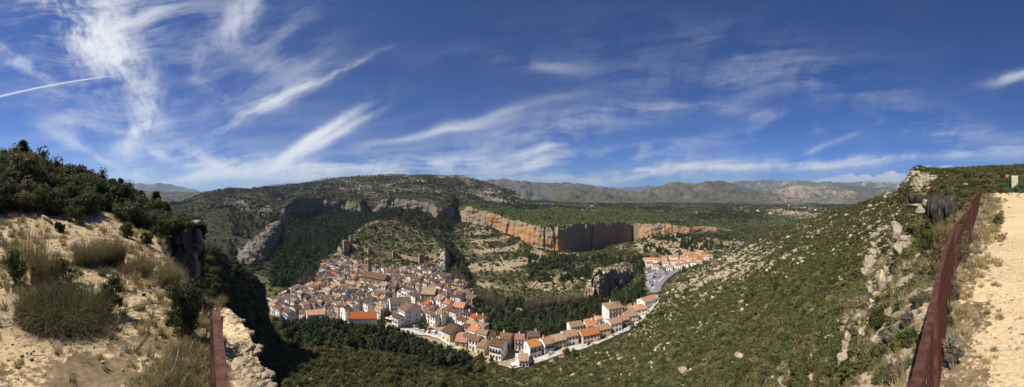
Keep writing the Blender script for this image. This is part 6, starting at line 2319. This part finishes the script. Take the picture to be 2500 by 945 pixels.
crag_px('rock_outcrop', [(2120, 640, 40, 26, 36, 2.4), (2132, 620, 42, 24, 26, 2.4), (2108, 662, 38, 18, 18, 2)], 'cream crag with dry grass left of the grey outcrop', 16, M_crag)
crag_px('rock_outcrop', [(2064, 850, 7.2, 16, 46, .3), (2070, 822, 7.4, 14, 30, .3), (2056, 874, 7.0, 22, 22, .35)], 'narrow pale rock standing among leafy bushes near the bottom', 17)
for i, (x, y, r, w, h, d, lb) in enumerate([(1802, 866, 20, 18, 10, .5, 'pale flat boulder on the scrub slope, left of the leafy bushes'), (1668, 902, 38, 20, 12, .9, 'pale boulder low on the slope near the bottom edge'),
                                            (2262, 436, 188, 60, 30, 9, 'tan rock bluff crowning the skyline on the right'), (2232, 452, 190, 34, 30, 8, 'tan crag at the left foot of the skyline bluff'),
                                            (2290, 428, 187, 40, 12, 8, 'flat tan rock on the skyline right of the bluff')]):
    crag_px('boulder', [(x, y, r, w, h, d), (x + w * .3, y + h * .2, r, w * .7, h * .7, d)], lb, 30 + i, M_crag if r > 100 else None)
# pale blocks in the scrub just below the path
for i in range(46):
    x, y = random.uniform(2110, 2260), random.uniform(560, 930)
    p = ground(x, y, [pTR, pS])
    if p is None or p.length < 3.5:
        continue
    s = px_m(random.uniform(7, 20), x, y, p)
    crag('boulder', [(p + Vector((0, 0, .08 * s)), (s * 1.3, s, s * .8), random.random() * 6)], 'pale block of stone among the scrub between the railing and the drop', 'rock', group='stones below the railing', seed=140 + i, sub=2)

# --- rusty railing
A = [(-1.52, 1.07, -.72), (-.925, .68, -.735), (0, .42, -.745), (1.17, .31, -.75), (2.06, .43, -.76), (2.85, .545, -.755), (3.92, .66, -.745), (6.74, .93, -.72)]
B_ = [(6.74, .93, -.72), (10.16, .87, -.45)]
C_ = [(10.16, .87, -.26), (17, 1.12, -.08), (31.9, 1.7, .36)]
D_ = [(31.9, 1.7, .36), (32.6, 3.0, .55)]
rail = empty('railing', (0, 0, 0))
tag(rail, 'rusty brown steel railing of thin upright bars along the cliff path', 'railing')
spots = []
for nm, pl in (('a', A), ('b', B_), ('c', C_), ('d', D_)):
    m = MB()
    m2 = MB()
    for a, b in zip(pl[:-1], pl[1:]):
        a, b = Vector(a), Vector(b)
        m.bar(a, b + (b - a).normalized() * .012, .046, .045)
        za, zb = drop(a.x, a.y, [pTR, pTL, pS]), drop(b.x, b.y, [pTR, pTL, pS])
        za = a.z - 1.05 if za is None else max(za, a.z - 1.25)
        zb = b.z - 1.05 if zb is None else max(zb, b.z - 1.25)
        m2.bar(Vector((a.x, a.y, za + .09)), Vector((b.x, b.y, zb + .09)), .03, .02)
        L = (b - a).length
        n = int(L / .118)
        hd = math.atan2((b - a).y, (b - a).x)
        for i in range(n):
            t = (i + .5) / n
            c = a.lerp(b, t)
            zg = za + (zb - za) * t
            spots.append((c, zg + .05, hd))
    m.build('top_rail', M_rust, rail)
    m2.build('bottom_rail', M_rust, rail)
for q in (A[0], A[3], A[4], A[7], B_[1], C_[2], D_[1]):
    z = drop(q[0], q[1], [pTR, pTL, pS])
    z = q[2] - 1.1 if z is None else z
    m = MB()
    top = q[2] + (.19 if q is B_[1] else -.02)
    m.box(q[0] - .028, q[0] + .028, q[1] - .028, q[1] + .028, z - .15, top)
    m.build('post', M_rust, rail)
M_rust_shade = flat_mat('shaded_rusty_steel', (.030, .010, .007), (.065, .022, .013), 14, .8, .2)  # darker rust for the bars: their shadow side is put into the colour
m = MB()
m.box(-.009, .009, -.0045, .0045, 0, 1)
ME_bar = m.mesh('bar', M_rust_shade)
vis = []
for c, zg, hd in spots:
    x, y, r = project(np.array([c.x, c.y, c.z]))
    yb = CY - zg / r * F
    inside = 0 < x < 2500 and y < 945
    vis.append((0 if inside else 1, c.length))
order = sorted(range(len(spots)), key=lambda i: vis[i])
rest = MB()
for k, i in enumerate(order):
    c, zg, hd = spots[i]
    hgt = max(.3, c.z - .02 - zg)
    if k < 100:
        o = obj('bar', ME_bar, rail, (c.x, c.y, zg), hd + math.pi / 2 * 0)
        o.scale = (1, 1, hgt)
    else:
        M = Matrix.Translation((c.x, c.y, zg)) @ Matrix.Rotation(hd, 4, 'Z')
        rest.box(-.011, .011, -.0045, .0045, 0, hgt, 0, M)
o = rest.build('bar', M_rust_shade, rail)
o['kind'] = 'stuff'
# stay running from the post down to the rock
g = ground(2236, 702, [pTR, pS])
m = MB()
m.tube([Vector((6.55, .92, -.74)), Vector(g) + Vector((0, 0, .03))], .016, 6)
m.build('stay', M_rust, rail)

# --- green mesh fence on the right
fe = empty('mesh_fence', at(2460, 473, 46))
tag(fe, 'green wire mesh fence with thin posts at the right end of the path', 'fence')
o0 = fe.location
M_green = flat_mat('green_paint', (.02, .075, .05), (.03, .10, .065), 4, .5, .3)
tops = []
for x, r in ((2456, 46), (2462, 44), (2469, 47), (2486, 43), (2502, 40), (2524, 36)):
    g = at(x, 473, r)
    z = drop(g.x, g.y, [pTR, pS]) or -.6
    m = MB()
    b = Vector((g.x, g.y, z)) - o0
    m.tube([b, b + Vector((0, 0, 2.75))], .045, 6)
    m.build('post', M_green, fe)
    tops.append(b)
m = MB()
for a, b in zip(tops[2:-1], tops[3:]):
    for k in range(11):
        z = .1 + k * .25
        m.bar(a + Vector((0, 0, z)), b + Vector((0, 0, z)), .006, .006)
    n = int((b - a).length / .2)
    for k in range(1, n):
        c = a.lerp(b, k / n)
        m.bar(c + Vector((0, 0, .1)), c + Vector((0, 0, 2.6)), .006, .006, up=Vector((0, 1, 0)))
m.build('wire_mesh', M_green, fe)
m = MB()
m.bar(tops[3] + Vector((0, 0, 1.7)), tops[3] + Vector((1.0, -.4, 0)), .04, .04)
m.build('brace', M_green, fe)
sg = empty('sign', at(2459, 430, 44.8))
tag(sg, 'small orange sign plate on the first green fence post', 'sign')
m = MB()
m.box(-.02, .02, -.24, .24, -.20, .20)
m.build('plate', flat_mat('orange_plate', (.55, .10, .03), (.62, .14, .05), 3, .5), sg, None, -az_of(2459) + math.pi / 2)
g = at(2477, 452, 66)
house((g.x, g.y, g.z - .9), 1.5, 2.0, 2.3, -az_of(2478), 'flat', 'cream', 'tan', 0, False, 'small beige hut behind the green mesh fence', None, name='hut', cat='hut', chim=False, door=False, deep=1.0)


# --- bushes, tussocks and grass near the viewpoint
def grass(x, y, wpx, hpx, n, label, mats, droop=.6, lean=None, name='grass_tussock', cat='grass', group=None, spread=None, bl=.009, base=.35, dz=0.0):
    p = ground(x, y, NEAR + [pS])
    w, h = px_m(wpx, x, y, p), px_m(hpx, x, y, p)
    parts = []
    k = len(mats)
    for i in range(k):
        v, f = tuft_np(int(x * 7 + y + i * 13), n // k, h * (1 - .12 * i), w * .5, bl, droop, 4, w * base * .5)
        parts.append((v, f, i))
    Vv, fs, mi = merge(parts)
    o = obj(name, np_mesh(name, Vv, fs, mats=mats, midx=mi), None, p + Vector((0, 0, -.02 + dz)))
    tag(o, label, cat, group)
    return o


def bush(x, y, wpx, hpx, n, leaf, label, mat, name='shrub', cat='shrub', group=None, k=14, twigs=18, p=None, seed=None):
    p = p or ground(x, y, NEAR + [pS])
    w, h = px_m(wpx, x, y, p), px_m(hpx, x, y, p)
    g = np.random.default_rng(seed or int(x * 3 + y))
    cs, rs = [(0, 0, h * .45)], [min(w, h) * .32]
    for i in range(k):
        a, q = g.random() * 6.28, w * .36 * g.random() ** .5
        cs.append((q * math.cos(a), q * math.sin(a), h * (.2 + .68 * g.random())))
        rs.append(min(w, h) * (.10 + .14 * g.random()))
    e = empty(name, p + Vector((0, 0, -.02)))
    tag(e, label, cat, group)
    leaf = max(leaf, w * .016)
    n = int(n * (1.6 if w > 1.2 else 1.15))
    v, f = leaves(cs, rs, n, leaf, int(x + y), .9, .3, .4)
    cv, cf = core(cs, rs, .28)
    Vv, fs, mi = merge([(v, f, 0), (cv, cf, 0)])
    obj('foliage', np_mesh('foliage', Vv, fs, mats=[mat]), e)
    m = MB()
    for i in range(twigs):
        c = cs[int(g.integers(len(cs)))]
        u = g.normal(size=3) * .12 * h
        m.tube([(c[0] * .1, c[1] * .1, 0), (c[0] * .6, c[1] * .6, c[2] * .6), (c[0] * 1.15 + u[0], c[1] * 1.15 + u[1], c[2] * 1.25 + abs(u[2]))], [.010, .006, .002], 4)
    m.build('stem', L_twig, e)
    return e


# the big clump at the left
grass(150, 772, 250, 140, 4200, 'big drooping esparto tussock in the middle of the left terrace', [L_grass, L_green, L_grass, L_straw], 1.15, bl=.007, base=.5)
grass(110, 690, 110, 110, 1500, 'upright esparto tussock behind the big drooping one', [L_grass, L_straw], .6)
grass(80, 640, 70, 120, 260, 'tall straw seed stalks at the back of the left clump', [L_straw], .15, bl=.012, base=.6)
bush(40, 692, 80, 90, 3000, .022, 'leafy dark green shrub at the left side of the esparto clump', L_green)
bush(262, 768, 84, 96, 3400, .022, 'leafy dark green shrub at the right side of the esparto clump', L_green)
bush(170, 690, 90, 70, 1800, .020, 'green shrub between the two left esparto tussocks', L_green)
grass(215, 645, 110, 92, 1700, 'round esparto tussock in front of the stony trail', [L_grass, L_grass, L_straw], .7)
grass(275, 645, 90, 92, 1500, 'straw-coloured tussock right of the round one by the trail', [L_straw, L_grass], .5)
grass(345, 672, 84, 62, 1300, 'low tussock in front of the cliff-edge scrub', [L_grass, L_straw], .6)
grass(412, 702, 84, 84, 1700, 'tall tussock at the edge of the dark cleft', [L_grass, L_grass, L_straw], .55)
bush(452, 812, 110, 130, 5200, .020, 'dense dark green shrub hanging at the edge of the drop', L_scrub, k=20)
grass(465, 760, 70, 74, 900, 'green tussock above the dense dark shrub at the edge', [L_grass], .5)
bush(500, 770, 60, 60, 1500, .02, 'small shrub on the rim behind the dense dark one', L_greygreen)
for i, (x, y, w, h) in enumerate([(455, 880, 90, 60), (400, 915, 80, 44), (480, 935, 90, 64), (430, 950, 90, 50), (350, 945, 70, 36), (505, 880, 50, 50)]):
    grass(x, y, w, h, 900, ['brown dry grass patch below the dense dark shrub', 'low brown grass patch on the bare terrace', 'brown grass patch against the left rail end', 'brown grass at the bottom edge left of the rail',
                            'thin dry grass patch near the stones', 'dry grass strip between rail and shrub'][i], [L_straw, L_olive, L_grass], .7, bl=.006, base=.8, name='dry_grass')
for i, (x, y, w, h) in enumerate([(190, 545, 60, 44), (150, 565, 40, 24), (310, 580, 50, 40), (360, 600, 44, 34), (395, 585, 40, 30), (430, 575, 36, 26), (300, 545, 60, 36)]):
    bush(x, y, w, h, 1500, .05, ['round light green shrub at the left edge of the trail', 'low shrub beside the pale branch', 'shrub right of the trail foot', 'small shrub above the low tussock', 'small round shrub near the cliff edge, right of the trail',
                                 'low shrub nearest the rock stack', 'broad shrub right of the trail top'][i], [L_green, L_scrub, L_pine2, L_olive, L_olive, L_olive, L_pine2][i])
# right: beside the railing and on the path
bush(2437, 556, 36, 46, 1500, .03, 'small green shrub standing alone on the pale path', L_green)
bush(2446, 582, 36, 16, 600, .03, 'low grey shrub in front of the lone green one', L_greygreen)
grass(2303, 605, 60, 84, 1500, 'big straw-coloured grass clump behind the railing', [L_straw, L_straw, L_grass], .45, bl=.016)
grass(2362, 488, 34, 30, 500, 'pale straw grass clump beside the far railing end', [L_straw], .5, bl=.04)
bush(2262, 612, 70, 66, 2200, .035, 'dark green shrub under the overhanging rock', L_green)
bush(2215, 640, 50, 40, 1300, .04, 'green shrub right of the grey outcrop', L_scrub)
for i, (x, y, w, h, n, mt) in enumerate([(2328, 735, 40, 70, 1000, L_greygreen), (2316, 800, 34, 60, 900, L_green), (2326, 900, 60, 90, 1100, L_greygreen), (2350, 640, 60, 60, 900, L_greygreen), (2375, 590, 50, 40, 700, L_greygreen)]):
    bush(x, y, w, h, n, .016, ['grey-green shrub at the railing foot, right of its bend', 'bright green tuft at the railing foot', 'grey bushy tuft at the railing foot near the bottom edge', 'twiggy grey shrub where the railing steps up', 'grey shrub by the second railing post'][i], mt, twigs=24)
for i, (x, y, w, h, n, mt) in enumerate([(2120, 905, 90, 70, 2000, L_olive), (2040, 900, 130, 110, 2600, L_green), (1960, 930, 120, 80, 2000, L_scrub), (2180, 850, 60, 50, 1000, L_greygreen), (2140, 806, 70, 60, 1600, L_scrub), (2212, 800, 44, 40, 800, L_greygreen),
                                         (2190, 935, 70, 46, 1000, L_greygreen), (2240, 752, 40, 34, 700, L_greygreen), (2080, 800, 90, 80, 1700, L_olive), (2010, 830, 90, 70, 1500, L_scrub), (2262, 700, 34, 30, 600, L_greygreen), (2120, 745, 80, 60, 1500, L_greygreen)]):
    bush(x, y, w, h, n, .030, ['leafy bush beside the narrow pale rock', 'big leafy bush left of the narrow pale rock', 'dark bush at the bottom edge, left of the leafy ones', 'grey bush below the long pale slab', 'green bush at the foot of the long pale slab', 'twiggy grey bush below the cream ledge',
                               'twiggy grey bush at the bottom edge by the railing', 'grey tuft on the cream ledge', 'olive bush above the big leafy one', 'bush at the left end of the leafy row', 'grey tuft beside the stay of the railing', 'silvery bush left of the long pale slab'][i], mt, twigs=30)
rng2 = np.random.default_rng(5)
for i, (x, y, hp) in enumerate([(2130, 800, 130), (2150, 760, 120), (2100, 830, 150), (2175, 790, 110), (2060, 850, 120), (2205, 760, 90), (2020, 900, 130), (2090, 900, 140), (2185, 720, 100)]):
    p = ground(x, y, [pTR, pS])
    h = px_m(hp, x, y, p)
    m = MB()
    for k in range(5):
        a = rng2.normal(size=2) * .25 * h
        m.tube([(0, 0, 0), (a[0] * .4, a[1] * .4, h * .5), (a[0], a[1], h * (.8 + .2 * rng2.random()))], [.006, .004, .002], 4)
    o = m.build('dry_stalks', L_straw, None, p)
    tag(o, 'thin bare straw stalks standing out of the scrub below the railing', 'dry stalks', 'dry stalks below the railing')

# branches
def branch(pts, r, label, mat=None, name='branch'):
    P3 = []
    for x, y, dz in pts:
        g = ground(x, y, NEAR)
        P3.append(g + Vector((0, 0, dz)))
    m = MB()
    o0 = P3[0].copy()
    m.tube([q - o0 for q in P3], [r * (1 - .5 * i / len(P3)) for i in range(len(P3))], 7)
    o = m.build(name, mat or L_twig, None, o0, smooth=True)
    tag(o, label, 'branch')


branch([(2376, 652, .03), (2377, 630, .05), (2381, 612, .04), (2383, 604, .08)], .035, 'thick pale driftwood branch on the path edge beside the railing')
branch([(2362, 620, .02), (2372, 634, .05), (2380, 655, .02)], .015, 'thin crooked branch beside the thick pale one')
branch([(2150, 845, .15), (2170, 838, .25), (2200, 825, .25)], .012, 'thin dead branch in the scrub left of the railing', name='branch')
branch([(104, 533, .10), (116, 540, .14), (128, 549, .05)], .09, 'pale fallen log at the foot of the scrub hill')
branch([(32, 742, .03), (60, 752, .06), (98, 765, .03)], .022, 'crooked dead branch at the foot of the esparto clump')
branch([(300, 762, .03), (350, 752, .06), (400, 747, .05)], .010, 'long thin twig lying across the terrace')
branch([(265, 830, .02), (285, 808, .05), (292, 785, .10)], .008, 'short bent twig on the bare terrace')
branch([(420, 660, .02), (426, 690, .06), (440, 672, .3)], .012, 'bare twig sticking out over the dark cleft')
branch([(465, 800, .02), (470, 830, .2), (480, 856, .05)], .008, 'thin white twig standing near the left rail end')
branch([(415, 935, .02), (432, 905, .12), (436, 890, .16)], .007, 'dry twig in the brown grass near the bottom edge')
branch([(330, 860, .01), (345, 835, .03), (362, 815, .02)], .007, 'thin straight twig left of the brown grass')

# loose stones one can count
def stone(x, y, spx, label, group, mat=M_stone, seed=0):
    p = ground(x, y, NEAR)
    s = px_m(spx, x, y, p)
    v, f = rock_np(700 + seed, .5, 2, .25)
    v = v * np.array([s * 1.2, s, s * .75])
    o = obj('stone', np_mesh('stone', v, f, mat), None, p + Vector((0, 0, s * .16)), random.random() * 6)
    tag(o, label, 'stone', group)


for i, (x, y, s) in enumerate([(52, 870, 12), (138, 862, 11), (78, 878, 14), (82, 858, 8), (66, 863, 8), (252, 886, 12), (180, 912, 8), (46, 898, 9), (30, 842, 8), (125, 836, 8), (60, 845, 8), (215, 700, 8), (375, 708, 9), (360, 706, 9), (368, 920, 12), (30, 605, 7),
                               (6, 560, 8), (300, 905, 8), (110, 915, 7), (20, 880, 8), (96, 846, 6), (180, 833, 7), (230, 850, 6)]):
    stone(x, y, s, 'small pale stone lying on the bare left terrace', 'loose stones on the left terrace', seed=i)
stone(356, 880, 14, 'dark stone on the terrace left of the brown grass', None, M_stoneg, 40)
stone(350, 722, 11, 'blackened stump-like stone above the long twig', None, flat_mat('char', (.012, .011, .01), (.03, .028, .025), 6, .9), 41)
stone(2419, 664, 9, 'black lump of rock lying on the pale path', None, flat_mat('black_rock', (.015, .014, .013), (.04, .037, .033), 8, .9), 42)
stone(2494, 777, 12, 'reddish stone at the right edge of the path', None, flat_mat('red_stone', (.40, .17, .09), (.52, .26, .15), 5, .9), 43)
for i, (x, y, s) in enumerate([(2412, 726, 8), (2365, 760, 9), (2350, 784, 9), (2372, 742, 10), (2384, 816, 12), (2362, 812, 9), (2336, 846, 9), (2344, 862, 8), (2357, 808, 7), (2432, 826, 8), (2390, 690, 7), (2380, 846, 9), (2430, 895, 10), (2400, 772, 7), (2366, 700, 8), (2350, 830, 8), (2376, 790, 8),
                               (2446, 700, 6), (2465, 740, 6), (2345, 930, 9), (2360, 900, 8)]):
    stone(x, y, s, 'small pale stone on the path beside the railing', 'loose stones on the path', seed=60 + i)

# --- trees on the left hill and on the right skyline
BIGT = [tree_meshes(650 + i, 9000, [L_pine, L_pine2, L_pine][i], .33, .22, .020, .34, 34) for i in range(3)]


def hill_tree(x, y, hpx, label, group=None, wide=1.0, k=0, patches=None):
    p = ground(x, y, patches or [pTL])
    if p is None:
        return
    h = px_m(hpx, x, y, p)
    e = empty('pine_tree', p, random.random() * 6)
    e.scale = (h * wide, h * wide, h)
    tag(e, label, 'tree', group)
    obj('crown', BIGT[k][0], e)
    obj('trunk', BIGT[k][1], e)


hill_tree(58, 408, 66, 'tallest pine on the left skyline, with a broad open crown', wide=1.25)
hill_tree(12, 410, 46, 'pine at the very left edge of the skyline', wide=1.1)
hill_tree(384, 520, 54, 'lone dark pine on the falling skyline before the far valley', wide=1.0)
hill_tree(404, 525, 34, 'small pine right of the lone dark one', wide=1.2, k=1)
hill_tree(360, 512, 28, 'small pine left of the lone dark one', wide=1.2, k=1)
gl = 'young pine among the dense scrub covering the left hill'
for i in range(58):
    x = random.uniform(-10, 345)
    yb = np.interp(x, [0, 100, 180, 260, 345], [410, 418, 434, 462, 495])
    hill_tree(x, yb + random.uniform(2, 85) * np.interp(x, [0, 200, 345], [1, .8, .35]), random.uniform(24, 46), gl, 'young pines on the left hill', random.uniform(.9, 1.5), random.randrange(3))
for i, x in enumerate([2326, 2332, 2341, 2347, 2356, 2373, 2380, 2392, 2403, 2413, 2420, 2432, 2448, 2462, 2478, 2492]):
    g = at(x, 420, 186)
    h = random.uniform(7, 13) / F * 186
    e = empty('pine_tree', (g.x, g.y, drop(g.x, g.y, [pS]) - .2), random.random() * 6)
    e.scale = (h * 1.1, h * 1.1, h)
    tag(e, 'small dark pine on the right skyline beyond the path', 'tree', 'pines on the right skyline')
    k = random.randrange(3)
    obj('crown', BIGT[k][0], e)
    obj('trunk', BIGT[k][1], e)

# lattice mast on the cliff left of the valley
p = at(470, 534, 38)
e = empty('lattice_mast', p + Vector((0, 0, -.3)))
tag(e, 'thin lattice mast standing behind the dark rock stack', 'mast')
m = MB()
for q in ((-.12, -.12), (.12, -.12), (.12, .12), (-.12, .12)):
    m.bar((q[0], q[1], 0), (q[0] * .4, q[1] * .4, 2.0), .02, .02)
for k in range(7):
    z = .25 * k
    w = .12 * (1 - .6 * z / 2)
    m.bar((-w, -w, z), (w, w, z + .25), .012, .012)
    m.bar((w, -w, z), (-w, w, z + .25), .012, .012)
m.build('frame', M_green and G_dark, e)
m = MB()
m.bar((-.3, 0, 1.75), (.3, 0, 1.75), .03, .03)
m.bar((-.22, 0, 1.45), (.22, 0, 1.45), .03, .03)
m.build('cross_arm', G_dark, e)
